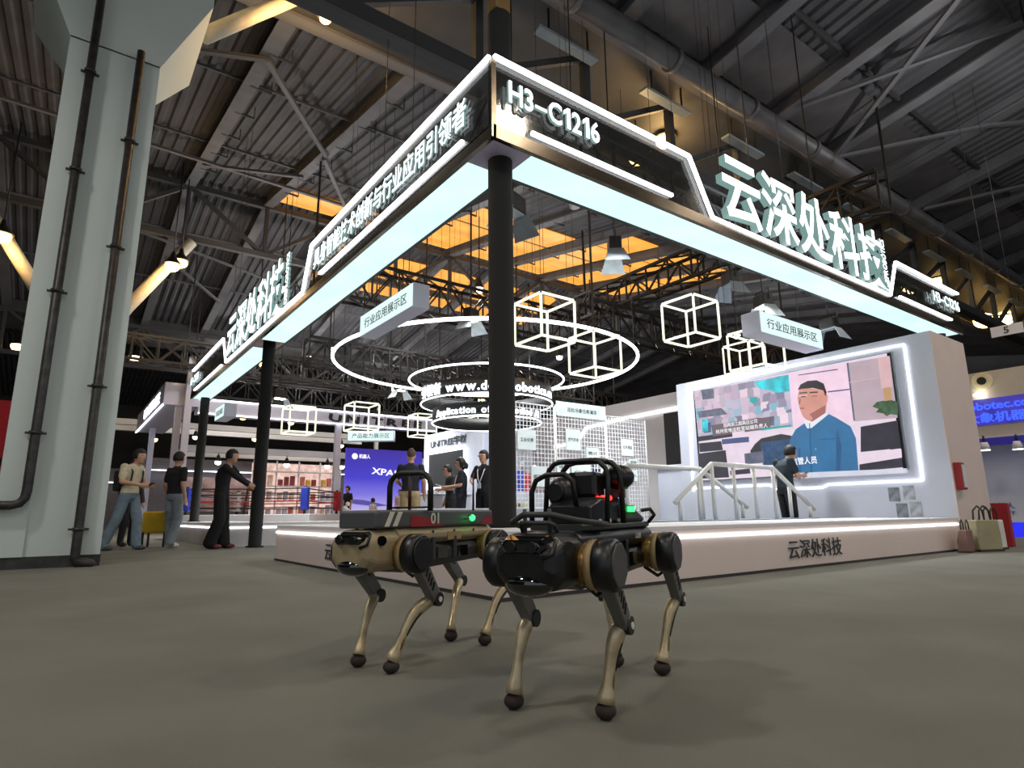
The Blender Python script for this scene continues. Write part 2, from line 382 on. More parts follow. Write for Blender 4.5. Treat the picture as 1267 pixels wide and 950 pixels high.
hibay('warm lamp right of the canopy end, right of two', (34.1, 5, 9.8), 'warm', 0, .42)
hibay('warm lamp glimpsed inside the right end frame of the canopy', (23, 5, 9.0), 'warm', 0, .3)
hibay('small warm lamp above the right end frame of the canopy', (26, 5, 9.95), 'warm', 0, .26)
# unseen lamps added over the aisle to light floor, pillar and robots
for lab, x, y, k_, e_ in (('warm', -9, -7, 'warm', 520), ('white', -7.5, .5, 'cool', 980), ('warm', -1.5, -10, 'warm', 420), ('warm', 4.5, -6, 'warm', 680), ('warm', 11, -5, 'warm', 680), ('white', -2.4, -4.6, 'cool', 340)):
    hibay({(-9, -7): 'added warm fill lamp far behind on the left', (-7.5, .5): 'added white fill lamp beside the pillar', (-1.5, -10): 'added warm fill lamp straight behind', (4.5, -6): 'added warm fill lamp over the stage front', (11, -5): 'added warm fill lamp over the screen wall corner', (-2.4, -4.6): 'added white fill lamp overhead the robots'}[(x, y)], (x, y, 9.5), k_, e_, .2, True)
hibay('warm lamp at the gutter beside the pillar capital', (.15, 5.45, 9.25), 'warm', 170, .1)
for i, (x, y) in enumerate(((7, 27), (15, 22), (22, 12), (14, 32))): hibay(('added white fill lamp far behind the boxing ring', 'added white fill lamp far behind the wire grid panels', 'added white fill lamp behind the screen wall', 'added white fill lamp near the far back wall')[i], (x, y, 8.6), 'cool', 380)  # white lamps added to brighten the far hall and roof deck
for i, (x, y, z) in enumerate(((3.2, 34, 7.2), (6.0, 36, 6.6), (9.5, 38, 6.8), (-1.8, 38, 6.0), (13.5, 33, 7.0), (8.0, 41, 5.9), (2.0, 42, 5.6), (17, 26, 7.2), (5.0, 28, 8.2), (20, 31, 6.6))):
    hibay(('far warm lamp between the two left posts, high', 'far warm lamp behind the tall far cube lamp', 'far warm lamp left of the corner post', 'far warm lamp above the leftmost people', 'far warm lamp behind the rings', 'far warm lamp low over the lit shelf', 'far warm lamp low right of the left end post', 'far warm lamp behind the wire grids', 'far warm lamp inside the big ring', 'far warm lamp right of the rings')[i], (x, y, z), 'warm', 0, .2)
# ================================================================== booth canopy (L shaped header on posts)
ZB, ZT = 3.81, 4.6; XE, YE = 10.85, 15.0
cn = thing('booth_canopy', 'L-shaped header with glowing white underside and outlined light strips', 'canopy', (0, 0, ZB))
def cbx(name, mat, x0, x1, y0, y1, z0, z1, bev=0): return MB().bx(x0, x1, y0, y1, z0-ZB, z1-ZB).build(name, MT[mat], cn, bev)
# glowing soffits
cbx('soffit_light', 'soffit', .46, XE-.1, .035, .455, ZB-.012, ZB+.03)
cbx('soffit_light', 'soffit', .035, .455, .46, 7.72, ZB-.012, ZB+.03)
cbx('soffit_light', 'soffit', .035, .455, 8.35, YE-.1, ZB-.012, ZB+.03)
cbx('soffit_corner', 'greyp', 0.0, .46, 0.0, .46, ZB-.014, ZB+.03)
cbx('soffit_joint', 'bronze', 0.03, .46, 7.72, 8.35, ZB-.012, ZB+.03)
# bottom rails in bronze mirror
cbx('bottom_rail', 'bronze', 0, XE, -.02, .03, ZB-.015, 3.92)
cbx('bottom_rail', 'bronze', -.02, .03, -.02, YE, ZB-.015, 3.92)
cbx('inner_rail', 'fix', .46, XE, .46, .5, ZB-.015, 4.0); cbx('inner_rail', 'fix', .46, .5, .46, YE, ZB-.015, 4.0)
cbx('end_cap', 'fix', XE-.06, XE, 0, .5, ZB, 4.02); cbx('end_cap', 'fix', 0, .5, YE-.06, YE, ZB, 4.02)
# smoked mirror panels inside the framed fields
def pan(poly, o, u): MB().prism(poly, V(o)-V((0, 0, ZB)), u, (0, 0, 1), V((0, 0, 1)).cross(V(u))*.02*(1)).build('fascia_panel', MT['smoked'], cn)
pan([(0, 3.9), (3.1, 3.9), (2.75, ZT), (0, ZT)], (0, 0, 0), (1, 0, 0))
pan([(7.78, 3.9), (XE, 3.9), (XE, ZT), (8.15, ZT)], (0, 0, 0), (1, 0, 0))
pan([(0, 3.9), (5.15, 3.9), (4.87, ZT), (0, ZT)], (0, 0, 0), (0, 1, 0))
pan([(10.55, 3.9), (YE, 3.9), (YE, ZT), (11.0, ZT)], (0, 0, 0), (0, 1, 0))
cbx('corner_post', 'bronze', -.02, .03, -.02, .03, 3.92, ZT)
# light strips that draw the outline
def strip(a, b, w=.036): 
    a, b = V(a)-V((0, 0, ZB)), V(b)-V((0, 0, ZB)); bar('light_strip', cn, a, b, w, w, MT['led'])
P = [(0, ZT), (2.76, ZT), (3.12, 3.93), (7.77, 3.93), (8.15, ZT), (XE, ZT)]
for a, b in zip(P, P[1:]): strip((a[0], -.03, a[1]), (b[0], -.03, b[1]))
P = [(0, ZT), (4.87, ZT), (5.17, 3.93), (10.53, 3.93), (11.0, ZT), (YE, ZT)]
for a, b in zip(P, P[1:]): strip((-.03, a[0], a[1]), (-.03, b[0], b[1]))
strip((.42, -.03, 3.985), (2.4, -.03, 3.985), .034); strip((8.12, -.03, 3.98), (10.3, -.03, 3.98), .034)
strip((-.03, .45, 3.985), (-.03, 4.4, 3.985), .034); strip((-.03, 10.95, 3.95), (-.03, 14.4, 3.95), .034)
# black lattice girder inside the header
for (d, n, L) in (((1, 0, 0), 22, XE-.3), ((0, 1, 0), 30, YE-.3)):
    d = V(d); s_ = V((d.y, d.x, 0)); o = V((.12, .12, 0))+d*.1
    for a in (0, .24):
        for z in (.2, .62): bar('girder_chord', cn, o+s_*a+V((0, 0, z)), o+s_*a+d*L+V((0, 0, z)), .04, .04, MT['truss'])
        wb = MB()
        for i in range(n):
            p = o+s_*a+d*(L*i/n); q = o+s_*a+d*(L*(i+1)/n)
            wb.bar(p+V((0, 0, .2)), p+V((0, 0, .62)), .025, .025); wb.bar(p+V((0, 0, .2 if i % 2 else .62)), q+V((0, 0, .62 if i % 2 else .2)), .025, .025)
        stuff(wb.build('girder_lattice', MT['truss'], cn))
# posts
def post(label, x, y, z1=ZB-.01, z0=0):
    tag(MB().tube([(0, 0, z0), (0, 0, z0+.02), (0, 0, z0+.03), (0, 0, z1)], [.16, .16, .115, .115], 24).build('canopy_post', MT['black'], loc=(x, y, 0)), label, 'post', 'black canopy posts')
post('thick black round post under the canopy corner in the centre', .28, .28, 5.4, .43)
post('black round post under the left canopy arm beside the reaching man', .26, 8.05)
post('black round post under the far left end of the canopy', .3, 14.6, ZB-.01, .43)
post('black round post at the hidden right end of the canopy', 10.5, .28)
hs = thing('chain_hoist', 'yellowish chain hoist hanging over the black corner post', 'hoist', (.28, .28, 5.4))
MB().bx(-.09, .09, -.08, .08, .02, .34).build('hoist_body', M('hoist_yellow', (120, 92, 40), .5), hs, .02)
MB().tube([(0, 0, .34), (0, 0, 4.4)], .015, 6).build('chain', MT['wire'], hs)
# ---- illuminated signs on the canopy
NR, NL = ((1, 0, 0), (0, 0, 1)), ((0, -1, 0), (0, 0, 1))
s = thing('stand_number_sign', 'glowing white stand number H3-C1216 near the canopy corner', 'sign', (0, 0, 0)); letters(s, 'H3–C1216', (.14, -.05, 4.17), *NR, 1.13, .235, MT['letter'], .02, .03, .09)
s = thing('stand_number_sign', 'small glowing stand number at the far right end of the canopy', 'sign', (0, 0, 0)); letters(s, 'H3–C1216', (9.5, -.05, 4.19), *NR, 1.2, .2, MT['letter'], .02, .03, .09)
s = thing('stand_number_sign', 'small glowing stand number at the far left end of the canopy', 'sign', (0, 0, 0)); letters(s, 'H3–C1216', (-.05, 14.92, 4.14), *NL, 1.2, .22, MT['letter'], .02, .03, .09)
s = thing('company_name_sign', 'huge glowing Chinese letters standing on the right canopy arm', 'sign', (0, 0, 0))
letters(s, '云深处科技', (3.27, -.04, 3.98), *NR, 4.24, .93, MT['letter'], .016, .09)
letters(s, 'DEEPROBOTICS', (7.72, -.04, 3.98), (0, 0, 1), (-1, 0, 0), .88, .15, MT['letter'], .02, .04, .05)
s = thing('company_name_sign', 'huge glowing Chinese letters standing on the left canopy arm', 'sign', (0, 0, 0))
letters(s, '云深处科技', (-.04, 10.45, 4.0), *NL, 4.15, .95, MT['letter'], .02, .04)
letters(s, 'DEEPROBOTICS', (-.04, 5.9, 3.98), (0, 0, 1), (0, 1, 0), .9, .16, MT['letter'], .02, .04, .05)
s = thing('slogan_sign', 'glowing line of Chinese slogan letters on the left canopy arm', 'sign', (0, 0, 0)); letters(s, '具身智能技术创新与行业应用引领者', (-.05, 4.62, 4.11), *NL, 4.25, .3, MT['letter'], .014, .02)

# ================================================================== stage
def stage(name, label, foot, h, facem, lab2=None):
    t = thing(name, label, 'stage', (foot[0][0], foot[0][1], 0)); o = V((foot[0][0], foot[0][1], 0))
    f = [V((x, y, 0))-o for x, y in foot]
    MB().loft([[p+V((0, 0, .0)) for p in f], [p+V((0, 0, h-.03)) for p in f]]).build('stage_body', MT[facem], t)
    c = sum(f, V())/len(f)
    MB().loft([[p+V((0, 0, h-.03)) for p in f], [p+V((0, 0, h)) for p in f]]).build('stage_top', MT['white'], t, .004)
    return t
st = stage('booth_stage', 'pale L-shaped display stage with light line below the canopy corner', [(-.43, -.70), (7.12, -.70), (7.12, .72), (.9, .72), (.9, 4.27), (-.43, 4.27)], .43, 'beige')
bar('light_strip', st, (.01, -.008, .345), (7.5, -.008, .345), .012, .022, MT['led']); bar('light_strip', st, (-.008, .01, .345), (-.008, 4.95, .345), .012, .022, MT['led'])
bar('gap_shade_strip', st, (0, -.004, .012), (7.55, -.004, .012), .008, .024, MT['skirt']); bar('gap_shade_strip', st, (-.004, 0, .012), (-.004, 4.97, .012), .008, .024, MT['skirt'])  # dark strips painted as the shadow gap along the stage foot
lettering('lettering', st, '云深处科技', (3.30, -.012, .37-.275), *NR, 1.0, .175, MT['ink'], .002, .006)
lettering('lettering', st, '云深处科技', (-.012, 3.15, .37-.275), *NL, 1.0, .175, MT['ink'], .002, .006)
s2_ = stage('booth_stage', 'second pale stage block behind the reaching man, with light line', [(-.22, 8.5), (3.4, 8.5), (3.4, 10.4), (1.2, 10.4), (1.2, 15.2), (-.22, 15.2)], .43, 'white')
bar('light_strip', s2_, (.01, -.008, .345), (3.6, -.008, .345), .012, .022, MT['led']); bar('light_strip', s2_, (-.008, .01, .345), (-.008, 6.6, .345), .012, .022, MT['led'])
ib = tag(MB().bx(1.0, 3.2, 3.2, 5.0, 0, .62).build('display_plinth', MT['wall'], bevel=.01), 'low pale display plinth behind the stage left of the corner post', 'plinth')
# robot stair (bridge) on the stage with two white handrails
sr = thing('demo_stair', 'grey-blue robot walkway base on the stage under the white rails', 'walkway', (4.7, 1.15, 0))
MB().prism([(-2.2, 0), (1.6, 0), (1.6, .44), (-2.2, .44)], (0, -.4, 0), (1, 0, 0), (0, 0, 1), (0, .5, 0)).build('walkway_body', M('blue_grey_board', (120, 134, 150), .6), sr)
MB().bx(-2.2, .3, .12, .42, 0, .44).build('walkway_body', MATS['blue_grey_board'], sr)
def handrail(label, y, x0, x1, x2, x3, zlow0, ztop, zlow1, n):
    t = thing('handrail', label, 'handrail', (x1, y, .44), 0, 'white handrails on the stage')
    o = V((x1, 0, .44)); A, B, Cc, D = [V((a, 0, z))-o for a, z in ((x0, zlow0), (x1, ztop), (x2, ztop), (x3, zlow1))]
    MB().tube([A, A+(B-A)*.93, B, B+(Cc-B)*.06], .032, 10).build('top_rail', MT['rail'], t)
    MB().tube([B, Cc], .032, 10).build('top_rail', MT['rail'], t)
    MB().tube([Cc, D], .032, 10).build('top_rail', MT['rail'], t)
    for i in range(n):
        x = x1+(x2-x1)*i/(n-1); p = V((x, 0, ztop))-o; MB().tube([p, V((p.x, 0, 0))], .026, 8).build('post', MT['rail'], t)
    for a, b in ((A, B), (D, Cc)):
        q = a+(b-a)*.12; MB().tube([q, V((q.x, 0, 0))], .026, 8).build('post', MT['rail'], t)
        if label.startswith('nearer'):
            q = a+(b-a)*.62; MB().tube([q, V((q.x, 0, 0))], .026, 8).build('post', MT['rail'], t)
handrail('nearer white tubular handrail on the stage before the screen', 1.0, 3.37, 4.15, 5.57, 6.62, .65, 1.155, .56, 4)
handrail('farther white tubular handrail partly behind the nearer one', 1.48, 2.6, 3.05, 4.55, 5.6, .82, 1.13, .60, 2)

# ================================================================== screen wall
XW = 7.13
sw = thing('screen_wall', 'big pale wall block with glowing outline around the video screen', 'wall unit', (XW, 0, 0))
MB().loft([[V((0, -.70, 0)), V((1.25, -.70, 0)), V((1.25, 3.85, 0)), V((0, 3.85, 0))], [V((0, -.70, 3.06)), V((1.25, -.70, 3.06)), V((1.25, 3.85, 3.06)), V((0, 3.85, 3.06))]]).build('wall_body', MT['wall'], sw)
MB().bx(.0, 1.25, -.712, -.70, 0, 3.06).build('side_panel', MT['beige'], sw)
def sst(a, b, w=.028): bar('light_strip', sw, (-.012, a[0], a[1]), (-.012, b[0], b[1]), w*.75, w*.75, MT['led'])
fr = [(3.6, .93), (3.56, 2.99), (-.36, 2.93), (-.34, .945), (1.0, .945), (1.1, .90), (1.9, .90), (2.0, .98), (3.6, .98)]
for a, b in zip(fr, fr[1:]): sst(a, b)
MB().bx(-.03, .0, 3.40-.02-3.58, 3.42, 1.10, 2.86).build('screen_frame', M('silver_frame', (170, 178, 190), .3, metal=.3), sw)
fb = thing('fire_extinguisher_box', 'red and white notice box on the beige side of the screen wall', 'box', (7.27, -.712, 1.0))
MB().bx(-.09, .09, -.08, 0, -.2, .17).build('box_body', M('signal_red', (150, 30, 34), .5), fb, .01)
MB().bx(-.03, .085, -.09, -.08, -.17, .14).build('box_window', MT['white'], fb)
for i in range(4):
    tag(MB().bx(-.004, 0, -.075, .075, -.1, .1).build('poster', [M('grey_print_%d' % (i % 2), (120+40*(i % 2), 126+40*(i % 2), 134+40*(i % 2)), .7, var=.5, scale=9)], loc=(XW-.002, (.06, -.14, -.02, -.2)[i], (.76, .78, .53, .55)[i])), ('upper left', 'upper right', 'lower left', 'lower right')[i]+' grey info print under the video screen', 'poster', 'prints under the screen')
# video screen with its picture, shapes are flat print on the panel
vs = thing('video_screen', 'large LED video screen showing a man in a blue work shirt', 'screen', (XW-.03, 0, 0))
MB().bx(-.03, 0, -.17, 3.40, 1.12, 2.84).build('screen_panel', M('screen_bezel', (26, 24, 30), .4), vs)
EM = lambda n, c, e=.95, var=.06, sc=5: M('picture_'+n, c, .5, emit=e, var=var, scale=sc)
PC = dict(pinkpane=EM('pink', (238, 206, 226)), mauve=EM('mauve', (184, 164, 174)), peach=EM('peach', (214, 176, 180)), cyan=EM('cyan', (40, 190, 205), .95, .4, 6), teal=EM('teal', (30, 160, 160)),
          slate=EM('slate', (96, 100, 120), .95, .3, 9), navy=EM('navy', (70, 84, 130)), plant=EM('plant', (64, 92, 66), .95, .5, 14), amber=EM('amber', (190, 150, 110)), dark=EM('dark', (44, 42, 54), .95, .3), paper=EM('paper', (228, 210, 226)),
          bluescreen=EM('bluescreen', (38, 72, 112), .95, .4, 12), caption=EM('caption', (104, 90, 100)), shirt=EM('shirt', (44, 108, 156), .95, .12, 4), shirtdk=EM('shirtdk', (34, 84, 130)), skin=EM('skin', (208, 146, 132), .95, .08, 6), skindk=EM('skindk', (160, 98, 92)),
          collar=EM('collar', (226, 228, 240)), hair=EM('hair', (34, 30, 36)), strip=EM('strip', (206, 208, 222)))
mz = EM('mosaic', (190, 170, 190), .95)
nt = mz.node_tree; bt = nt.nodes.new('ShaderNodeTexVoronoi'); bt.distance = 'CHEBYCHEV'; bt.inputs['Scale'].default_value = 7; bt.inputs['Randomness'].default_value = .55
cr = nt.nodes.new('ShaderNodeValToRGB'); e = cr.color_ramp.elements; e[0].color = L3((90, 100, 130)); e[1].color = L3((240, 214, 228))
for p_, c_ in ((.3, (214, 186, 206)), (.45, (120, 176, 196)), (.6, (196, 176, 200)), (.75, (120, 118, 140))):
    q = e.new(p_); q.color = L3(c_)
sp = nt.nodes.new('ShaderNodeSeparateColor'); nt.links.new(nt.nodes['Texture Coordinate'].outputs['Object'], bt.inputs['Vector']); nt.links.new(bt.outputs['Color'], sp.inputs[0]); nt.links.new(sp.outputs[0], cr.inputs[0]); nt.links.new(cr.outputs[0], nt.nodes['Principled BSDF'].inputs['Emission Color'])
PC['mosaic'] = mz
pk = list(PC); pm_ = MB(); pm_.add([(-.032, a, b) for a, b in ((-.13, 1.12), (3.36, 1.12), (3.36, 2.84), (-.13, 2.84))], [(0, 1, 2, 3)], pk.index('paper'))
PIC=[
('pinkpane',[(1.412,2.831),(0.464,2.794),(0.465,1.896),(1.437,1.899)]),
('mauve',[(0.449,2.805),(-0.165,2.79),(-0.154,1.857),(0.453,1.881)]),
('peach',[(0.004,2.792),(-0.165,2.79),(-0.141,2.315),(0.009,2.313)]),
('mosaic',[(3.384,2.833),(1.431,2.81),(1.45,1.916),(3.357,1.953)]),
('cyan',[(2.073,2.794),(1.432,2.804),(1.437,2.525),(1.657,2.53),(1.816,2.604),(1.983,2.649)]),
('teal',[(2.199,2.538),(2.048,2.524),(2.047,2.433),(2.13,2.407),(2.197,2.45)]),
('slate',[(3.216,2.84),(2.933,2.827),(2.93,2.637),(3.192,2.643)]),
('slate',[(3.335,2.437),(2.793,2.429),(2.672,2.294),(3.305,2.31)]),
('slate',[(2.002,2.14),(1.765,2.14),(1.775,1.986),(1.984,1.98)]),
('slate',[(0.462,2.808),(0.432,2.808),(0.444,1.891),(0.468,1.891)]),
('navy',[(0.806,2.414),(0.466,2.397),(0.468,2.377),(0.808,2.393)]),
('plant',[(0.167,2.069),(0.096,2.13),(0.007,2.135),(-0.093,2.134),(-0.184,2.087),(-0.171,1.895),(-0.065,1.922),(-0.013,1.897),(0.03,1.949),(0.128,1.976),(0.084,2.024)]),
('amber',[(-0.017,2.323),(-0.122,2.324),(-0.117,2.13),(-0.012,2.124)]),
('dark',[(0.372,1.788),(-0.149,1.818),(-0.151,1.411),(0.422,1.381)]),
('paper',[(0.451,1.296),(-0.148,1.406),(-0.14,1.269),(0.461,1.216)]),
('dark',[(0.46,1.221),(-0.141,1.277),(-0.137,1.138),(0.473,1.119)]),
('paper',[(0.445,1.405),(0.001,1.412),(0.003,1.393),(0.45,1.37)]),
('dark',[(3.357,1.953),(2.6,1.954),(2.608,1.873),(3.353,1.859)]),
('dark',[(3.348,1.824),(2.852,1.816),(2.829,1.648),(3.343,1.653)]),
('navy',[(2.837,1.848),(2.277,1.838),(2.28,1.743),(2.838,1.755)]),
('paper',[(2.71,1.703),(2.271,1.726),(2.285,1.348),(2.705,1.377)]),
('dark',[(3.386,1.629),(2.773,1.643),(2.746,1.148),(3.388,1.155)]),
('dark',[(2.275,1.584),(2.168,1.7),(2.039,1.782),(1.669,1.819),(1.483,1.769),(1.527,1.593),(2.033,1.516),(2.246,1.455)]),
('bluescreen',[(2.063,1.712),(1.52,1.719),(1.56,1.298),(2.054,1.317)]),
('slate',[(2.396,1.546),(2.028,1.562),(2.032,1.361),(2.397,1.356)]),
('dark',[(2.716,1.265),(2.316,1.281),(2.308,1.193),(2.712,1.184)]),
('caption',[(3.037,2.132),(2.07,2.149),(1.834,2.118),(1.847,1.932),(3.017,1.917)]),
('shirt',[(1.536,1.624),(1.514,1.712),(1.403,1.865),(1.181,1.979),(0.848,2.061),(0.716,1.971),(0.516,1.81),(0.459,1.618),(0.48,1.127),(1.495,1.152),(1.513,1.443)]),
('shirtdk',[(0.747,1.718),(0.715,1.8),(0.688,1.515),(0.755,1.144),(0.816,1.143)]),
('skin',[(1.276,2.498),(1.239,2.553),(0.832,2.438),(0.819,2.304),(0.876,2.065),(1.053,1.927),(1.181,1.979),(1.254,2.066),(1.283,2.16),(1.3,2.259),(1.311,2.382)]),
('skindk',[(1.139,2.086),(0.861,2.194),(0.882,2.066),(1.053,1.927),(1.153,1.963),(1.088,2.005)]),
('collar',[(1.249,1.975),(1.201,1.857),(1.129,1.857),(0.827,2.044),(0.869,2.073),(1.106,1.957),(1.197,1.999)]),
('skin',[(0.861,2.364),(0.805,2.346),(0.824,2.241),(0.871,2.23)]),
('hair',[(1.289,2.516),(1.233,2.598),(1.106,2.636),(0.958,2.621),(0.849,2.545),(0.817,2.392),(0.845,2.332),(0.867,2.438),(1.031,2.505),(1.211,2.521)]),
('paper',[(1.285,2.414),(1.133,2.405),(1.134,2.393),(1.287,2.402)]),
('skindk',[(1.292,2.212),(1.21,2.206),(1.212,2.186),(1.286,2.19)]),
('strip',[(1.52,1.153),(-0.189,1.12),(-0.185,1.053),(1.515,1.059)]),
('hair',[(1.264,2.466),(1.133,2.456),(1.135,2.438),(1.266,2.448)]),
('hair',[(1.091,2.449),(0.956,2.433),(0.958,2.412),(1.094,2.428)]),
('skindk',[(1.271,2.375),(1.253,2.373),(1.27,2.278),(1.301,2.277)]),
('skindk',[(1.06,2.378),(0.972,2.37),(0.974,2.352),(1.062,2.361)]),
('hair',[(1.24,2.401),(1.164,2.395),(1.166,2.377),(1.242,2.383)]),
('shirtdk',[(1.156,1.94),(1.144,1.938),(1.2,1.143),(1.223,1.144)]),
('shirtdk',[(1.383,1.55),(1.358,1.554),(1.381,1.154),(1.412,1.153)]),
('shirtdk',[(1.01,1.661),(0.726,1.654),(0.728,1.643),(1.012,1.649)]),
('collar',[(1.1,1.519),(1.091,1.518),(1.087,1.506),(1.101,1.507)]),
('navy',[(3.192,2.192),(3.032,2.189),(3.041,2.004),(3.201,2.005)]),
('cyan',[(3.226,2.266),(3.097,2.263),(3.103,2.028),(3.232,2.025)]),
('teal',[(2.021,1.952),(1.462,1.954),(1.459,1.923),(2.018,1.914)]),
('paper',[(2.593,1.953),(2.337,1.951),(2.341,1.845),(2.595,1.849)]),
('slate',[(1.245,2.768),(0.596,2.739),(0.595,2.721),(1.244,2.75)]),
('peach',[(0.445,2.496),(0.011,2.493),(0.013,2.482),(0.447,2.485)]),
]
for i, (nm, pts) in enumerate(PIC):
    pm_.add([(-.033-.0006*i, a, b) for a, b in pts], [tuple(range(len(pts)))], pk.index(nm))
pm_.build('displayed_picture', [PC[k] for k in pk], vs)
EW = M('picture_white', (250, 248, 252), .5, emit=1.1, var=0)
lettering('caption', vs, '国网浙江超高压公司', (-.072, 2.75, 2.055), (0, -1, 0), (0, 0, 1), .68, .075, EW, .0, .001)
lettering('caption', vs, '杭州变电运检室站端负责人', (-.072, 2.93, 1.955), (0, -1, 0), (0, 0, 1), 1.05, .08, EW, .0, .001)
lettering('caption', vs, '监管人员', (-.072, 1.52, 1.28), (0, -1, 0), (0, 0, 1), .43, .12, EW, .01, .001)
# ================================================================== hanging lightboxes
def hbox(label, o, r, L, h, dp, txt, wires=1.0, group='hanging lightboxes'):
    """o = lower left front corner, r = reading direction"""
    r = V(r); n = r.cross(V((0, 0, 1))); t = thing('hanging_lightbox', label, 'sign', o, 0, group)   # n points to the viewer
    b = n*-dp
    MB().loft([[V(), r*L, r*L+b, b], [V((0, 0, h)), r*L+V((0, 0, h)), r*L+b+V((0, 0, h)), b+V((0, 0, h))]]).build('box_shell', MT['lboxs'], t, .004)
    e = n*.006; m = .012
    MB().loft([[r*m, r*(L-m), r*(L-m)+e, r*m+e], [p+V((0, 0, h-2*m)) for p in (r*m, r*(L-m), r*(L-m)+e, r*m+e)]]).build('light_face', MT['lbox'], t).location = (0, 0, m)
    lettering('lettering', t, txt, n*.008+r*(L*.1)+V((0, 0, h*.27)), r, (0, 0, 1), L*.8, h*.46, MT['ink'], .004, .003)
    for f in (.22, .78): q_ = r*L*f+b*.5; MB().tube([q_+V((0, 0, h)), V((q_.x, q_.y, roof(o[1]+q_.y)-o[2]))], .006, 5).build('suspension_wire', MT['wire'], t)
hbox('hanging lightbox under the left canopy arm with dark Chinese lettering', (.69, 4.57, 3.18), (0, -1, 0), 1.74, .33, .24, '行业应用展示区', 3.5)
hbox('hanging lightbox before the right canopy arm near the video screen', (5.26, .78, 3.09), (1, 0, 0), 1.77, .34, .3, '行业应用展示区', 3.5)
hbox('small far hanging lightbox between the two left posts', (.46, 13.9, 3.06), (0, -1, 0), 1.1, .34, .3, '交流洽谈区', 3)
hbox('small far hanging lightbox with pale green Chinese lettering under a cube lamp', (2.45, 9.45, 2.2), (.83, -.557, 0), 1.06, .24, .16, '产品能力展示区', 2.2)
# ================================================================== LED cubes
def cube(label, c, s, rz=0, wy=1):
    t = thing('led_cube', label, 'cube lamp', (c[0], c[1], c[2]-s/2), rz, 'hanging LED cube lamps'); h = s/2
    for a in (-h, h):
        for b in (-h, h):
            for A, B in (((-h, a, b), (h, a, b)), ((a, -h, b), (a, h, b)), ((a, b, -h), (a, b, h))):
                A, B = V(A)+V((0, 0, h)), V(B)+V((0, 0, h)); q = (B-A).normalized()*.015
                MB().tube([A+q, B-q], .019*s/.6, 6).build('led_tube', MT['led2'], t)
            MB().ell((a, b, 0 if False else h+h), (.014, .014, .014), 6, 4).build('connector', MT['fix'], t)
    for a in (-h, h): MB().tube([(a, wy*h, s), (a, wy*h, roof(c[1]+wy*h)-c[2]+h)], .004, 4).build('suspension_wire', MT['wire'], t)
cube('larger LED cube frame just right of the corner post', (2.51, 2.38, 3.16), .6, 0, -1)
cube('LED cube frame hanging lower right of the one beside the post', (4.18, 3.12, 3.1), .6)
cube('LED cube frame hanging highest above the screen wall corner', (4.93, 1.74, 3.45), .6)
cube('LED cube frame touching the left top edge of the screen wall', (6.0, 1.55, 2.94), .46)
cube('LED cube frame half hidden behind the right lightbox', (6.35, 1.55, 3.13), .62)
cube('far LED cube frame left of the tall one', (1.67, 10.54, 2.75), .6)
cube('far LED cube frame above the pale green lightbox', (2.3, 8.3, 2.58), .55)
cube('far LED cube frame left below the ring lettering', (5.5, 11.62, 3.04), .6)
cube('far LED cube frame behind the lowest ring', (7.5, 11.6, 3.13), .6)
# ================================================================== rings
RC = V((4.88, 7.37, 0))
def ring(name, parent, R, z, r, mat, n=96): return MB().tube([(R*math.cos(2*PI*i/n), R*math.sin(2*PI*i/n), z) for i in range(n)], r, 8, closed=True).build(name, MT[mat], parent)
t = thing('led_ring', 'very large thin LED ring hanging over the booth', 'ring lamp', (RC.x, RC.y, 3.9)); ring('led_tube', t, 3.4, 0, .034, 'led')
for k in range(6): a = k*PI/3; MB().tube([(3.4*math.cos(a), 3.4*math.sin(a), .03), (3.4*math.cos(a), 3.4*math.sin(a), roof(RC.y+3.4*math.sin(a))-3.9)], .006, 4).build('suspension_wire', MT['wire'], t)
t = thing('led_ring', 'medium thin LED ring above the round lettering bands', 'ring lamp', (RC.x, RC.y, 3.5)); ring('led_tube', t, 1.75, 0, .02, 'led')
for k in range(4): a = k*PI/2; MB().tube([(1.75*math.cos(a), 1.75*math.sin(a), .03), (1.75*math.cos(a), 1.75*math.sin(a), roof(RC.y+1.75*math.sin(a))-3.5)], .006, 4).build('suspension_wire', MT['wire'], t)
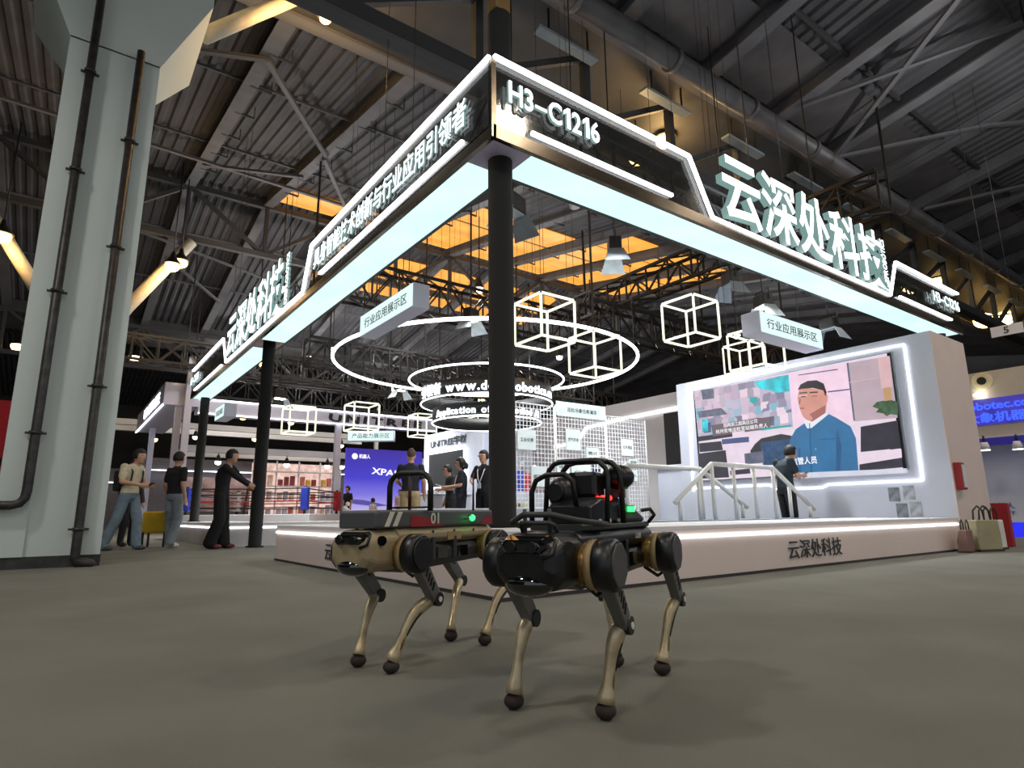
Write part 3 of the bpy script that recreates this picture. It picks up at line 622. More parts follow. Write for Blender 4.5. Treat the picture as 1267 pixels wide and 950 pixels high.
def band(label, R, z0, h, txt, th, mid, cw):
    t = thing('ring_sign', label, 'sign', (RC.x, RC.y, z0), 0, 'round lettering bands'); n = 96
    a = [V((math.cos(2*PI*i/n), math.sin(2*PI*i/n), 0)) for i in range(n)]
    m = MB()
    vs_ = [p*R for p in a]+[p*R+V((0, 0, h)) for p in a]+[p*(R-.03) for p in a]+[p*(R-.03)+V((0, 0, h)) for p in a]
    m.add(vs_, [f for i in range(n) for j in [(i+1) % n] for f in ((i, j, n+j, n+i), (2*n+j, 2*n+i, 3*n+i, 3*n+j), (n+i, n+j, 3*n+j, 3*n+i), (i, 2*n+i, 2*n+j, j))], 0, True)
    m.build('band', MT['fix'], t)
    ring('led_tube', t, R, 0, .014, 'led')
    for q in range(4): MB().tube([(R*math.cos(q*1.57), R*math.sin(q*1.57), h), (R*math.cos(q*1.57), R*math.sin(q*1.57), roof(RC.y+R*math.sin(q*1.57))-z0)], .004, 4).build('suspension_wire', MT['wire'], t)
    # letters one by one around the band, facing out; mid = angle of the middle of the text
    tot = 0; lay = []
    for ch in txt:
        if ch == ' ': tot += cw*.5; continue
        x0, x1, y0, y1 = bb(glyph(ch, .032, .5)); wdt = (1.0 if ord(ch) > 0x2e80 else x1-x0+.09)*th; lay.append((ch, tot, wdt, x0)); tot += wdt
    for ch, x, wdt, x0 in lay:
        ang = mid+(x+wdt/2-tot/2)/R
        nrm = V((math.cos(ang), math.sin(ang), 0)); rr = V((-math.sin(ang), math.cos(ang), 0))
        me = glyph(ch, .032, .5).copy(); me.name = 'letter'; me.materials.clear(); me.materials.append(MT['letter'])
        for p in me.polygons: p.material_index = 0
        obj('letter', me, t, frame(nrm*(R+.012)-rr*(wdt/2+x0*th)+V((0, 0, h*.2)), rr, (0, 0, 1), th, th, .02))
face = math.atan2(-4.004-RC.y, -2.752-RC.x)
band('round black band with glowing web address lettering', 1.48, 2.95, .34, '引领者 www.deeprobotics.cn', .26, face+.02, .26)
band('lower round black band with glowing Application of Embodied AI lettering', 1.22, 2.53, .3, 'Application of Embodied AI', .2, face+.05, .2)
# ================================================================== floodlights with barn doors
def flood(label, p, az, lit=True, s=1.0):
    t = thing('floodlight', label, 'floodlight', p, az, 'barn door floodlights')
    MB().bx(-.16*s, .16*s, -.1*s, .1*s, 0, .22*s).build('housing', MT['fix'], t, .02)
    for sg in (-1, 1):
        MB().loft([[V((sg*.16*s, -.12*s, 0)), V((sg*.16*s, .12*s, 0)), V((sg*.17*s, .12*s, 0)), V((sg*.17*s, -.12*s, 0))], [V((sg*.3*s, -.2*s, -.26*s)), V((sg*.3*s, .2*s, -.26*s)), V((sg*.31*s, .2*s, -.26*s)), V((sg*.31*s, -.2*s, -.26*s))]]).build('barn_door', MT['flap'], t)
    MB().bx(-.13*s, .13*s, -.08*s, .08*s, -.02*s, 0).build('lens', MT['cool' if lit else 'flap'], t)
    MB().tube([(-.18*s, 0, .1*s), (-.18*s, 0, .3*s), (.18*s, 0, .3*s), (.18*s, 0, .1*s)], .012, 5).build('yoke', MT['fix'], t)
    MB().tube([(0, 0, .3*s), (0, 0, roof(p[1])-p[2])], .012, 5).build('stem', MT['fix'], t)
    if lit:
        ld = bpy.data.lights.new('flood_beam', 'SPOT'); ld.energy = 1000; ld.spot_size = math.radians(120); ld.spot_blend = .5; ld.color = (.93, .97, 1); ld.shadow_soft_size = .4
        lo = bpy.data.objects.new('flood_beam', ld); COL.objects.link(lo); lo.parent = t; lo.location = (0, 0, -.05)
flood('unlit barn door floodlight half hidden by the corner post', (2.0, 2.4, 4.7), .3, False, 1.1)
flood('lit barn door floodlight above the middle of the booth', (4.82, 3.17, 5.1), .9, True, 1.1)
flood('lit floodlight left of the corner post in front of the big ring', (4.95, 8.15, 5.2), .4, True, 1.2)
flood('barn door floodlight above the highest LED cube', (7.1, 2.4, 4.75), 1.2, False, 1.0)
flood('lit barn door floodlight behind the right lightbox', (7.3, 1.9, 4.2), 1.2, True, 1.0)
flood('lit floodlight beyond the left posts', (2.74, 16.3, 4.3), .2, True, 1.3)
flood('lit floodlight over the back of the booth before the far header', (5.2, 12.5, 4.2), .2, True, 1.0)
flood('barn door floodlight at the top right of the screen wall', (8.2, 1.2, 3.75), 1.5, False, .9)
cm = thing('ceiling_camera', 'small white cylinder camera hanging below the canopy inner corner', 'camera', (3.2, 2.42, 5.15))
MB().cyl((0, 0, 0), (0, 0, .26), .08, .08, 14).build('camera_body', MT['white'], cm); MB().tube([(0, 0, .26), (0, 0, 5.3)], .01, 5).build('stem', MT['fix'], cm)
# ================================================================== white wire grid panels
WG = M('white_wire', (236, 238, 244), .5)
def grid(label, x0, x1, y, z1, header=False):
    t = thing('wire_grid_panel', label, 'grid panel', (x0, y, 0), 0, 'white wire grid panels'); L = x1-x0; m = MB()
    n = round(L/.082); k = round(z1/.082)
    for i in range(1, n): m.bar((L*i/n, 0, .05), (L*i/n, 0, z1), .011, .011)
    for i in range(1, k): m.bar((0, 0, z1*i/k), (L, 0, z1*i/k), .011, .011)
    stuff(m.build('wire_grid', WG, t))
    for x in (0, L): MB().tube([(x, 0, 0), (x, 0, z1)], .018, 8).build('upright', MT['rail'], t)
    MB().tube([(0, 0, z1), (L, 0, z1)], .014, 8).build('top_bar', MT['rail'], t)
    return t
grid('white wire grid panel partly behind the corner post', 3.55, 4.68, 4.8, 2.52)
gp = grid('white wire grid panel with the pale title board', 4.72, 6.01, 4.8, 2.56)
MB().bx(0, 1.3, -.03, -.015, 2.36, 2.64).build('title_board', M('pale_board', (206, 226, 222), .5), gp); lettering('lettering', gp, '巡检场景任务演示', (.27, -.034, 2.45), *NR, .78, .09, MT['ink'], .003, .002)
grid('white wire grid panel at the right beside the video screen wall', 6.05, 7.2, 4.8, 2.46)
SHT = M('pale_sheet', (214, 224, 222), .6, var=.04)
for i, (x, z, w_, h_, tx) in enumerate(((4.0, 1.85, .42, .36, '工业仪表'), (4.27, 1.2, .36, .36, '阀门检测'), (5.12, 1.92, .37, .4, '空气开关'), (5.62, 1.68, .34, .22, '表计'), (6.6, 1.85, .36, .34, '红外测温'), (6.75, 1.55, .26, .14, '局放'), (6.0, 1.45, .34, .3, '读数'), (6.68, 1.28, .36, .22, '指示'), (4.85, 1.4, .3, .3, '设备'), (5.3, 1.3, .5, .42, '仪表'))):
    p = thing('info_sheet', ('leftmost high', 'low left', 'upper middle', 'small middle', 'upper right', 'tiny right', 'middle right', 'low right', 'low middle-left', 'large low middle')[i]+' pale info sheet on the wire grid panels', 'sheet', (x, 4.77, z), 0, 'sheets on the wire grids')
    MB().bx(-w_/2, w_/2, -.008, .008, -h_/2, h_/2).build('card', SHT, p); lettering('lettering', p, tx, (-w_*.36, -.011, -.035), *NR, w_*.72, .07, MT['ink'], .003, .001)
# ================================================================== quadruped robots
KH = M('khaki_shell', (152, 136, 106), .5, var=.08); DG = M('dark_grey_hull', (48, 50, 50), .5, var=.12); BK = M('robot_black', (13, 13, 15), .38, var=.2)
BR = M('brass_actuator', (120, 92, 48), .35, metal=.6, var=.35, scale=60); GM = M('gunmetal_link', (112, 112, 110), .38, metal=.5, var=.15, scale=20)
CH = M('champagne_shank', (186, 170, 138), .36, metal=.45, var=.25, scale=22); RB = M('rubber_foot', (44, 34, 30), .8, var=.4, scale=60)
CAPM = M('drum_cap', (66, 66, 64), .55, var=.08); LENS = M('lens_glass', (10, 11, 14), .08, coat=1); REDP = M('red_decal', (140, 18, 26), .5, var=.1)
BOXG = M('payload_grey', (72, 74, 76), .5, var=.06); WHT = M('decal_white', (205, 205, 190), .5); GRN = M('green_led', (40, 255, 90), .4, emit=5, var=0); REDL = M('red_led', (255, 40, 34), .4, emit=5, var=0)
OLV = M('olive_case', (58, 64, 58), .55, var=.1); TAN = M('tan_ring', (150, 126, 88), .5, var=.1)
def sec(x, hw, z0, z1, ch): return [V((x, y, z)) for y, z in ((-hw+ch, z0), (hw-ch, z0), (hw, z0+ch), (hw, z1-ch), (hw-ch, z1), (-hw+ch, z1), (-hw, z1-ch), (-hw, z0+ch))]
def bez(a, b, c, d, n=10): return [a*(1-t)**3+b*3*t*(1-t)**2+c*3*t*t*(1-t)+d*t**3 for t in [i/n for i in range(n+1)]]
def hoop(x, hw, z0, z1, r=.035, x2=None):
    """rounded arch across the body at x (feet at x2)"""
    x2 = x if x2 is None else x2; pts = [V((x2, -hw, z0)), V((x, -hw, z1-r))]
    pts += [V((x, -hw+r-r*math.cos(a), z1-r+r*math.sin(a))) for a in (.5, 1.05, 1.57)]
    pts += [V((p.x, -p.y, p.z)) for p in reversed(pts)]
    return pts
def robot(label, c, yawd, feet, dark):
    ya = math.radians(yawd); t = thing('robot_dog', label, 'robot dog', (c[0], c[1], 0), ya, 'four-legged robots')
    upm, lowm, headm = (BK, BK, BK) if dark else (KH, DG, KH)
    lo = MB().loft([sec(x, .088, .332+.018*(abs(x) > .25), .435, .028) for x in (-.36, -.26, .24, .30)]).build('lower_hull', lowm, t, .006)
    for x in (-.12, .03):
        MB().bx(x-.035, x+.035, .086, .093, .372, .415).build('side_vent', LENS, lo); MB().bx(x+.055, x+.075, .084, .098, .365, .455).build('latch', lowm, lo, .004)
    ush = MB().loft([sec(x, h, .432, .492, .02) for x, h in ((-.40, .07), (-.34, .092), (.25, .094), (.31, .092))]).build('upper_shell', upm, t, .005)
    if not dark:
        for x in (-.2, -.05, .1): MB().cyl((x, .093, .475), (x, .0955, .475), .006, n=8).build('screw', DG, ush)
        MB().bx(-.1, .0, .0935, .0955, .44, .472).build('hatch', TAN, ush)
    # head: tall blunt block with visor above and dark lens below
    hd = MB().loft([sec(.25, .092, .352, .488, .026), sec(.36, .094, .346, .49, .028), sec(.42, .092, .346, .488, .03), sec(.455, .084, .356, .476, .032), sec(.47, .068, .372, .458, .028)]).build('head', headm, t, .01)
    MB().ell((.435, 0, .366), (.046, .068, .032), 18, 10).build('chin_lens', LENS, hd)
    MB().loft([sec(.43, .072, .44, .484, .012), sec(.47, .062, .44, .474, .012), sec(.478, .05, .445, .466, .008)]).build('visor', LENS, hd, .003)
    for y in (-.03, .03): MB().cyl((.46, y, .456), (.486, y, .456), .014, n=14).build('camera_lens', BK, hd)
    MB().tube([(.455, .085, .475), (.465, .08, .44), (.475, .055, .43)], .006, 6).build('visor_frame', BK, hd)
    for y in (-.09, .09): MB().cyl((.405, y, .452), (.41, y*1.1, .452), .017, n=14).build('side_sensor', LENS, hd)
    MB().tube([V((.37, -.05, .488)), V((.385, -.05, .508)), V((.4, -.042, .514)), V((.4, .042, .514)), V((.385, .05, .508)), V((.37, .05, .488))], .006, 8).build('front_handle', headm if not dark else DG, hd)
    # legs
    for (sx, sy), ft in zip(((1, -1), (1, 1), (-1, -1), (-1, 1)), feet):
        hx = .295*sx; z = .405
        dr = MB().tube([(hx, sy*.075, z), (hx, sy*.085, z), (hx, sy*.09, z), (hx, sy*.1, z), (hx, sy*.105, z), (hx, sy*.118, z)], [.052, .056, .05, .058, .052, .058], 20).build('hip_actuator', BR, t)
        MB().cyl((hx, sy*.113, z), (hx, sy*.132, z), .065, n=24).build('actuator_ring', TAN, dr)
        MB().tube([(hx, sy*.13, z), (hx, sy*.138, z), (hx, sy*.178, z), (hx, sy*.188, z)], [.06, .068, .068, .061], 24).build('actuator_drum', BK, dr)
        MB().cyl((hx, sy*.186, z), (hx, sy*.193, z), .06, .057, 8).build('drum_cap', CAPM if dark else BK, dr)
        d = V((ft[0]-c[0], ft[1]-c[1], 0)); f = V((math.cos(ya)*d.x+math.sin(ya)*d.y, -math.sin(ya)*d.x+math.cos(ya)*d.y, .031))
        hip = V((hx, sy*.148, z)); K = V((hx-.16, sy*.15+(f.y-sy*.15)*.2, .232))
        leg = MB(); dv = (K-hip).normalized(); nrm = V((0, sy, 0)); sd = dv.cross(nrm).normalized()
        def ring4(p, w_, th): return [p+sd*w_+nrm*th, p-sd*w_+nrm*th, p-sd*w_-nrm*th, p+sd*w_-nrm*th]
        leg.loft([ring4(hip+dv*.02, .034, .019), ring4(hip+dv*.09, .030, .019), ring4(K-dv*.03, .026, .017), ring4(K+dv*.012, .021, .016)])
        lg = leg.build('thigh', GM, t, .005)
        for q in range(5): MB().bar(hip+dv*(.065+.024*q)+nrm*.0195-sd*.014, hip+dv*(.08+.024*q)+nrm*.0195+sd*.012, .008, .003, 0, nrm).build('slot', BK, lg)
        MB().cyl(K-nrm*.022, K+nrm*.022, .025, n=18).build('knee_joint', BK, lg); MB().cyl(K+nrm*.022, K+nrm*.026, .010, n=12).build('knee_bolt', WHT, lg)
        fx = f-K; fwd = V((fx.x, fx.y, 0))
        pts = bez(K, K+fwd*.62+V((0, 0, -.012)), K+fwd*.74+V((0, 0, fx.z*.6)), f+V((0, 0, .008)), 12)
        rr = [.019, .022, .025, .0255, .024, .022, .0195, .0175, .0165, .0175, .0205, .025, .0285]
        sh = MB().tube(pts, rr, 12, flat=(1, .8)).build('shank', CH, t)
        MB().tube([p+V((-.006, sy*.014, 0)) for p in pts[1:9]], [.003, .007, .009, .009, .008, .007, .005, .003], 6).build('shank_groove', BK, sh)
        MB().tube([p+V((0, sy*.012, 0)) for p in pts[8:12]], [.003, .006, .006, .003], 6).build('shank_groove', BR, sh)
        MB().ell(f-V((0, 0, .009)), (.030, .029, .022), 14, 10).build('foot', RB, t)
        MB().tube([V((hx-.02*sx, sy*.08, z-.05)), V((hx-.06, sy*.1, z-.085)), V((hx-.085, sy*.13, z-.06))], .006, 6).build('motor_cable', BK, dr)
    if not dark:
        pb = MB().loft([sec(x, h, .493, z1, .006) for x, h, z1 in ((-.37, .09, .556), (.41, .09, .556), (.43, .082, .548))]).build('payload_box', BOXG, t, .004)
        q = lambda poly, m, nm: MB().prism(poly, (0, .0905, 0), (1, 0, 0), (0, 0, 1), (0, .0015, 0)).build(nm, m, pb)
        q([(.345, .499), (.32, .499), (.29, .55), (.315, .55)], WHT, 'stripe'); q([(.39, .499), (.365, .499), (.335, .55), (.36, .55)], WHT, 'stripe')
        q([(.24, .495), (.02, .495), (.14, .530), (.24, .538)], REDP, 'red_decal'); q([(-.26, .495), (-.365, .495), (-.365, .532), (-.31, .532)], REDP, 'red_decal')
        
        lettering('number', pb, '01', (.115, .0925, .504), (-1, 0, 0), (0, 0, 1), .055, .042, WHT, .02, .001)
        MB().bx(-.13, -.126, .09, .118, .516, .524).bx(-.2, -.13, .106, .118, .53, .535).build('lamp_bracket', GM, pb); MB().ell((-.155, .115, .524), (.013, .013, .013), 10, 8).build('status_lamp', GRN, pb)
        cg = MB().tube(hoop(.13, .1, .553, .70, .05), .0115, 10).build('roll_bar', BK, t)
        MB().tube([(.13, 0, .70), (.13, 0, .553)], .007, 8).build('centre_bar', M('dark_red_bar', (60, 20, 22), .5), cg); MB().tube([(.13, -.1, .567), (.13, .1, .567)], .004, 6).build('cross_wire', BK, cg)
        MB().tube([(-.22, .08, .553), (-.22, .08, .72)], [.006, .003], 6).build('antenna', BK, t)
    else:
        MB().loft([sec(x, h, .49, .507, .004) for x, h in ((-.33, .086), (.2, .09), (.27, .08))]).build('top_plate', DG, t)
        ec = MB().loft([sec(.18, .07, .507, .56, .008), sec(.10, .075, .507, .585, .008), sec(-.08, .075, .507, .585, .008)]).build('electronics_case', BK, t, .004)
        MB().bx(.05, .075, .074, .078, .56, .567).build('white_label', WHT, ec)
        for x in (.13, .05, -.03): MB().cyl((x, .075, .515), (x, .082, .515), .006, n=8).build('plug', WHT, ec)
        MB().ell((.09, -.06, .60), (.045, .045, .05), 14, 10).cyl((.13, -.06, .60), (.145, -.06, .60), .026, n=12).build('lidar_head', BK, t)
        gm = MB().bx(-.03, .06, -.06, .04, .585, .665).build('gimbal_block', BK, t, .012)
        MB().cyl((-.06, .03, .645), (-.06, .1, .645), .033, n=20).ell((-.05, .08, .65), (.04, .05, .04), 14, 10).build('zoom_camera', BK, gm); MB().bx(-.075, -.045, .04, .09, .585, .62).build('gimbal_arm', DG, gm)
        MB().bx(.0, .03, .02, .09, .57, .577).build('red_light_bar', BK, t); 
        for i in range(3): MB().ell((.032, .032+.02*i, .583), (.01, .011, .009), 8, 6).build('red_lamp', REDL, t)
        oc = MB().loft([sec(-.05, .085, .507, .56, .01), sec(-.10, .09, .507, .57, .012), sec(-.2, .09, .507, .55, .012), sec(-.29, .08, .507, .525, .006)]).build('rear_case', OLV, t, .004)
        MB().loft([sec(-.06, .0935, .537, .562, .003), sec(-.15, .0935, .537, .562, .003)]).build('lamp_recess', BK, oc); MB().bx(-.135, -.08, .09, .099, .541, .557).build('green_lamp', GRN, oc)
        MB().tube([(-.25, .085, .545), (-.27, .11, .55), (-.32, .11, .53), (-.33, .085, .505)], .007, 6).build('rear_handle', BK, oc)
        rb_ = MB().tube(hoop(.0, .1, .507, .70, .05, -.02), .009, 10).build('roll_bar', BK, t)
        MB().tube(hoop(.11, .1, .507, .695, .05, .13), .008, 10).build('roll_bar', BK, t)
        for y in (-.06, .06): MB().tube([(.0, y, .70), (.11, y, .695)], .008, 8).build('cage_brace', BK, rb_)
        MB().tube([(.2, -.11, .507), (.2, -.11, .60), (.2, -.095, .635), (.2, -.06, .65), (.2, .0, .65), (.19, .02, .63), (.18, .025, .56)], .008, 8).build('roll_bar', BK, t)
        MB().tube([(.2, -.1, .505), (.3, -.1, .505), (.36, -.09, .515), (.39, -.04, .535), (.39, .04, .535), (.34, .09, .52), (.2, .1, .51), (.12, .1, .505)], .008, 8).build('bumper_rail', DG, t)
        for y in (-.06, .06): MB().tube([(.385, y*.6, .48), (.388, y*.6, .55)], .006, 6).build('rail_stud', DG, t)
        lettering('lettering', t, '云深处', (-.14, .0955, .455), (-1, 0, 0), (0, 0, 1), .06, .018, WHT, .0, .001)
    return t
robot('khaki and dark grey four-legged robot carrying a box numbered 01', (-1.505, -1.715), 206, [(-1.795, -1.735), (-1.741, -1.897), (-1.293, -1.546), (-1.225, -1.71)], False)
robot('black four-legged robot with roll cage, red lamp and green lamp', (-1.37, -2.54), 205, [(-1.641, -2.483), (-1.502, -2.707), (-1.067, -2.32), (-1.027, -2.496)], True)
# ================================================================== people
import numpy as np
SKIN = M('skin', (196, 150, 126), .6, var=.05); HAIR = M('black_hair', (20, 18, 18), .6, var=.3, scale=60)
def person(label, loc, face, h, cl, pose={}, short=True, hairstyle='short', wide=0, vox=.013, fine=True, skirt=False, lanyard=False, glasses=False, cat='person', group=None, shoe=(40, 38, 38)):
    """one continuous body; cl = (shirt, trousers) colours; local +x is where the person faces"""
    t = thing('person', label, cat, loc, math.radians(face), group); k = h/1.72
    J = dict(pel=(0, 0, .95), che=(0, 0, 1.27), nek=(.0, 0, 1.47), head=(.025, 0, 1.605),
             shL=(0, .175, 1.405), elL=(-.02, .225, 1.13), wrL=(.06, .235, .89), shR=(0, -.175, 1.405), elR=(-.02, -.225, 1.13), wrR=(.06, -.235, .89),
             hiL=(0, .09, .92), knL=(.03, .1, .5), anL=(-.02, .105, .09), hiR=(0, -.09, .92), knR=(.03, -.1, .5), anR=(-.02, -.105, .09))
    J.update(pose); J = {a: V(b)*k for a, b in J.items()}
    b = MB(); pr = []                                # pr: (p, q, r0, r1, material index)  0 skin 1 shirt 2 trousers 3 shoe
    def cap(p, q, r0, r1, mi, n=10):
        d = q-p; e = d.normalized() if d.length > 1e-5 else V((0, 0, 1))
        b.tube([p-e*r0*.7, p-e*r0*.35, p, q, q+e*r1*.35, q+e*r1*.7], [r0*.5*k, r0*.88*k, r0*k, r1*k, r1*.88*k, r1*.5*k] if k else r0, n); pr.append((p, q, r0*k, r1*k, mi))
    pel, che, nek = J['pel'], J['che'], J['nek']
    rings = []
    path = [(pel+V((0, 0, -.1*k)), .10, .155), (pel, .12, .168), (pel.lerp(che, .4), .112, .152), (pel.lerp(che, .8), .125, .172), (che+(nek-che)*.35, .118, .19), (che+(nek-che)*.72, .085, .165), (nek-V((0, 0, .015*k)), .062, .08)]
    for p, rx, ry in path: rings.append([p+V((math.cos(a)*rx*k, math.sin(a)*ry*k, 0)) for a in [2*PI*i/16 for i in range(16)]])
    b.loft(rings, 0, True)
    top = pel+V((0, 0, .02*k))
    for y in (-.07, 0, .07): pr.append((top+V((0, y*k, .02*k)), che+V((0, y*k, .10*k)), .11*k, .11*k, 1)); pr.append((pel+V((0, y*k, -.06*k)), pel+V((0, y*k, -.02*k)), .11*k, .11*k, 2))
    cap(nek-V((0, 0, .04*k)), J['head']-V((.012*k, 0, .07*k)), .056, .052, 0)
    hd = J['head']; b.ell(hd+V((0, 0, .01*k)), (.1*k, .083*k, .12*k), 16, 12); pr.append((hd-V((0, 0, .04*k)), hd+V((0, 0, .04*k)), .085*k, .085*k, 0))
    b.ell(hd+V((.03*k, 0, -.065*k)), (.055*k, .052*k, .055*k), 12, 8)
    cap(hd+V((.088*k, 0, .02*k)), hd+V((.104*k, 0, -.018*k)), .010, .014, 0, 8)
    for y in (-1, 1): b.ell(hd+V((-.005*k, y*.078*k, -.005*k)), (.02*k, .012*k, .032*k), 8, 6)
    for s_ in 'LR':
        sh, el, wr = J['sh'+s_], J['el'+s_], J['wr'+s_]
        if short:
            m = sh.lerp(el, .68); cap(sh, m, .066, .064, 1); cap(m, el, .046, .043, 0); cap(el, wr, .042, .03, 0)
        else: cap(sh, el, .066, .058, 1); cap(el, wr, .055, .042, 1)
        d = (wr-el).normalized(); pm = wr+d*.075*k
        sd = d.cross(V((0, 1, 0))); sd = sd.normalized() if sd.length > .2 else V((1, 0, 0)); 
        if fine:
            b.ell(wr.lerp(pm, .55), (.03*k, .03*k, .03*k), 8, 6); cap(wr, pm, .026, .024, 0); cap(wr+sd*.018*k, pm+sd*.018*k, .02, .02, 0, 8); cap(wr-sd*.018*k, pm-sd*.018*k, .02, .02, 0, 8)
            curl = V((math.copysign(.0, 1), 0, 0))+sd.cross(d)*(.35 if s_ == 'L' else -.35)
            for i, fl_ in enumerate((.062, .072, .068, .052)):
                o = pm+sd*((-.03+.02*i)*k); e1 = (d+curl*.5).normalized(); e2 = (d+curl*1.6).normalized(); mid = o+e1*fl_*.55*k
                cap(o, mid, .0095, .009, 0, 6); cap(mid, mid+e2*fl_*.5*k, .009, .008, 0, 6)
            o = wr+d*.03*k-sd*.03*k; cap(o, o+(d-sd*.9).normalized()*.05*k, .012, .010, 0, 6)
        else: cap(wr, wr+d*.12*k, .032, .024, 0)
        hi, kn, an = J['hi'+s_], J['kn'+s_], J['an'+s_]
        if skirt: cap(hi, kn, .105, .11, 2); cap(kn, an, .05, .036, 0)
        else: cap(hi, kn, .098, .074+wide*.5, 2); cap(kn, an, .072+wide*.5, .06+wide, 2)
        ft = V(pose.get('foot'+s_, (1, 0, 0))); b.ell(an+ft*.07*k-V((0, 0, .045*k)), (.14*k, .048*k, .045*k), 12, 8, R=Matrix.Rotation(math.atan2(ft.y, ft.x), 3, 'Z')); pr.append((an+ft*-.03*k-V((0, 0, .05*k)), an+ft*.17*k-V((0, 0, .05*k)), .045*k, .04*k, 3))
    me = b.mesh('tmp', SKIN); o = bpy.data.objects.new('tmp', me); COL.objects.link(o)
    r = o.modifiers.new('r', 'REMESH'); r.mode = 'VOXEL'; r.voxel_size = vox; r.use_smooth_shade = True
    sm = o.modifiers.new('s', 'SMOOTH'); sm.factor = .5; sm.iterations = 2
    bm_ = bpy.data.meshes.new_from_object(o.evaluated_get(bpy.context.evaluated_depsgraph_get())); bm_.name = 'body'
    bpy.data.objects.remove(o); bpy.data.meshes.remove(me)
    sh_m = M('cloth_%d_%d_%d' % cl[0], cl[0], .85, var=.12, scale=14); tr_m = M('cloth_%d_%d_%d' % cl[1], cl[1], .85, var=.18, scale=10); so_m = M('shoe_%d_%d_%d' % shoe, shoe, .6)
    bm_.materials.clear()
    for m in (SKIN, sh_m, tr_m, so_m): bm_.materials.append(m)
    n = len(bm_.polygons); C_ = np.empty(n*3, 'f'); bm_.polygons.foreach_get('center', C_); C_ = C_.reshape(n, 3)
    best = np.full(n, 9.); mi = np.zeros(n, 'i')
    for p, q, r0, r1, m in pr:
        p_ = np.array(p); d_ = np.array(q)-p_; tt = np.clip(((C_-p_)@d_)/max(1e-9, d_@d_), 0, 1)
        ds = np.linalg.norm(C_-(p_+tt[:, None]*d_), axis=1)-(r0+(r1-r0)*tt); w_ = ds < best; best[w_] = ds[w_]; mi[w_] = m
    bm_.polygons.foreach_set('material_index', mi); bm_.polygons.foreach_set('use_smooth', np.ones(n, bool)); bm_.update()
    body = obj('body', bm_, t)
    # hair: closed cap pushed in over the face
    def hf(p):
        ins = (p.x > .3*(1-max(0, p.z)) and p.z < .40-.1*abs(p.y)) or (p.z < -.45 and hairstyle == 'short')
        return p*(.8 if ins else 1.0)
    hm = MB().ell(hd+V((-.006*k, 0, .022*k)), (.114*k, .096*k, .127*k), 18, 14, fn=hf)
    if hairstyle == 'bun': hm.ell(hd+V((-.12*k, 0, -.04*k)), (.045*k, .04*k, .07*k), 10, 8).ell(hd+V((-.05*k, 0, -.06*k)), (.065*k, .078*k, .075*k), 10, 8)
    if hairstyle == 'long': hm.ell(hd+V((-.05*k, 0, -.1*k)), (.07*k, .088*k, .14*k), 12, 8)
    if hairstyle != 'shaved': hm.build('hair', HAIR, t)
    else: MB().ell(hd+V((-.012*k, 0, .03*k)), (.099*k, .081*k, .11*k), 16, 12, fn=hf).build('hair', M('cropped_hair', (84, 66, 54), .8), t)
    if fine:
        for y in (-.03, .03): MB().ell(hd+V((.086*k, y*k, .018*k)), (.008*k, .012*k, .007*k), 8, 6).build('eye', HAIR, t)
        MB().ell(hd+V((.084*k, 0, -.062*k)), (.007*k, .022*k, .006*k), 8, 6).build('mouth', M('lips', (150, 88, 80), .5), t)
    if glasses:
        g_ = MB()
        for y in (-.033, .033): g_.tube([hd+V((.1*k, (y+.024*math.cos(a))*k, (.018+.018*math.sin(a))*k)) for a in [2*PI*i/12 for i in range(12)]], .003, 5, closed=True)
        for y in (-1, 1): g_.tube([hd+V((.1*k, y*.057*k, .02*k)), hd+V((0, y*.085*k, .012*k))], .003, 5)
        g_.build('glasses', MT['fix'], t)
    if lanyard:
        ln = MB().tube([nek+V((.0, -.075*k, .0)), che+V((.105*k, -.085*k, .08*k)), che+V((.142*k, -.04*k, -.08*k)), che+V((.145*k, 0, -.16*k)), che+V((.142*k, .04*k, -.08*k)), che+V((.105*k, .085*k, .08*k)), nek+V((0, .075*k, 0))], .012*k, 6, flat=(.5, 1)).build('lanyard', M('white_ribbon', (226, 226, 230), .7), t)
        bd = che+V((.15*k, 0, -.21*k)); MB().bx(bd.x-.004, bd.x+.006, bd.y-.04, bd.y+.04, bd.z-.055, bd.z+.055).build('badge', M('badge_card', (190, 215, 225), .5), ln)
    return t, J
def gadget(name, label, cat, t, p, s=(.075, .15, .01), col=(30, 30, 34), tilt=.6):
    """a thing held in the hand of t, at local point p"""
    M_ = t.matrix_basis; a = t.rotation_euler.z; w_ = V(t.location)+Matrix.Rotation(a, 3, 'Z') @ V(p)
    o = MB().bx(-s[1]/2, s[1]/2, -s[0]/2, s[0]/2, -s[2]/2, s[2]/2).build(name, M('%s_case' % name, col, .3), bevel=.003, loc=w_); o.rotation_euler = (0, -tilt, a)
    return tag(o, label, cat)
BLK = (20, 20, 24)
p1, J1 = person('man in cream shirt and blue jeans looking at his phone', (-1.72, 8.72, 0), -46, 1.74, ((206, 194, 166), (112, 128, 140)),
    dict(nek=(.05, 0, 1.47), head=(.12, 0, 1.575), elL=(.03, .24, 1.14), wrL=(.27, .12, 1.08), elR=(.03, -.24, 1.14), wrR=(.27, -.1, 1.09), knL=(.1, .12, .5), anL=(.12, .13, .09), knR=(-.1, -.12, .5), anR=(-.28, -.14, .09)), wide=.02, shoe=(70, 78, 84))
gadget('phone', 'dark phone held by the man in the cream shirt', 'phone', p1, (.385, 0, 1.105), tilt=.5)
bp = thing('backpack', 'dark backpack worn by the man in the cream shirt', 'backpack', tuple(p1.location), math.radians(-46)); BPM = M('backpack_cloth', (34, 30, 30), .8, var=.2)
MB().loft([[V((x, y, z)) for x, y in ((-.13, -.13), (-.13, .13), (-.27, .11), (-.27, -.11))] for z in (1.0, 1.2, 1.36)]).build('pack_body', BPM, bp, .03)
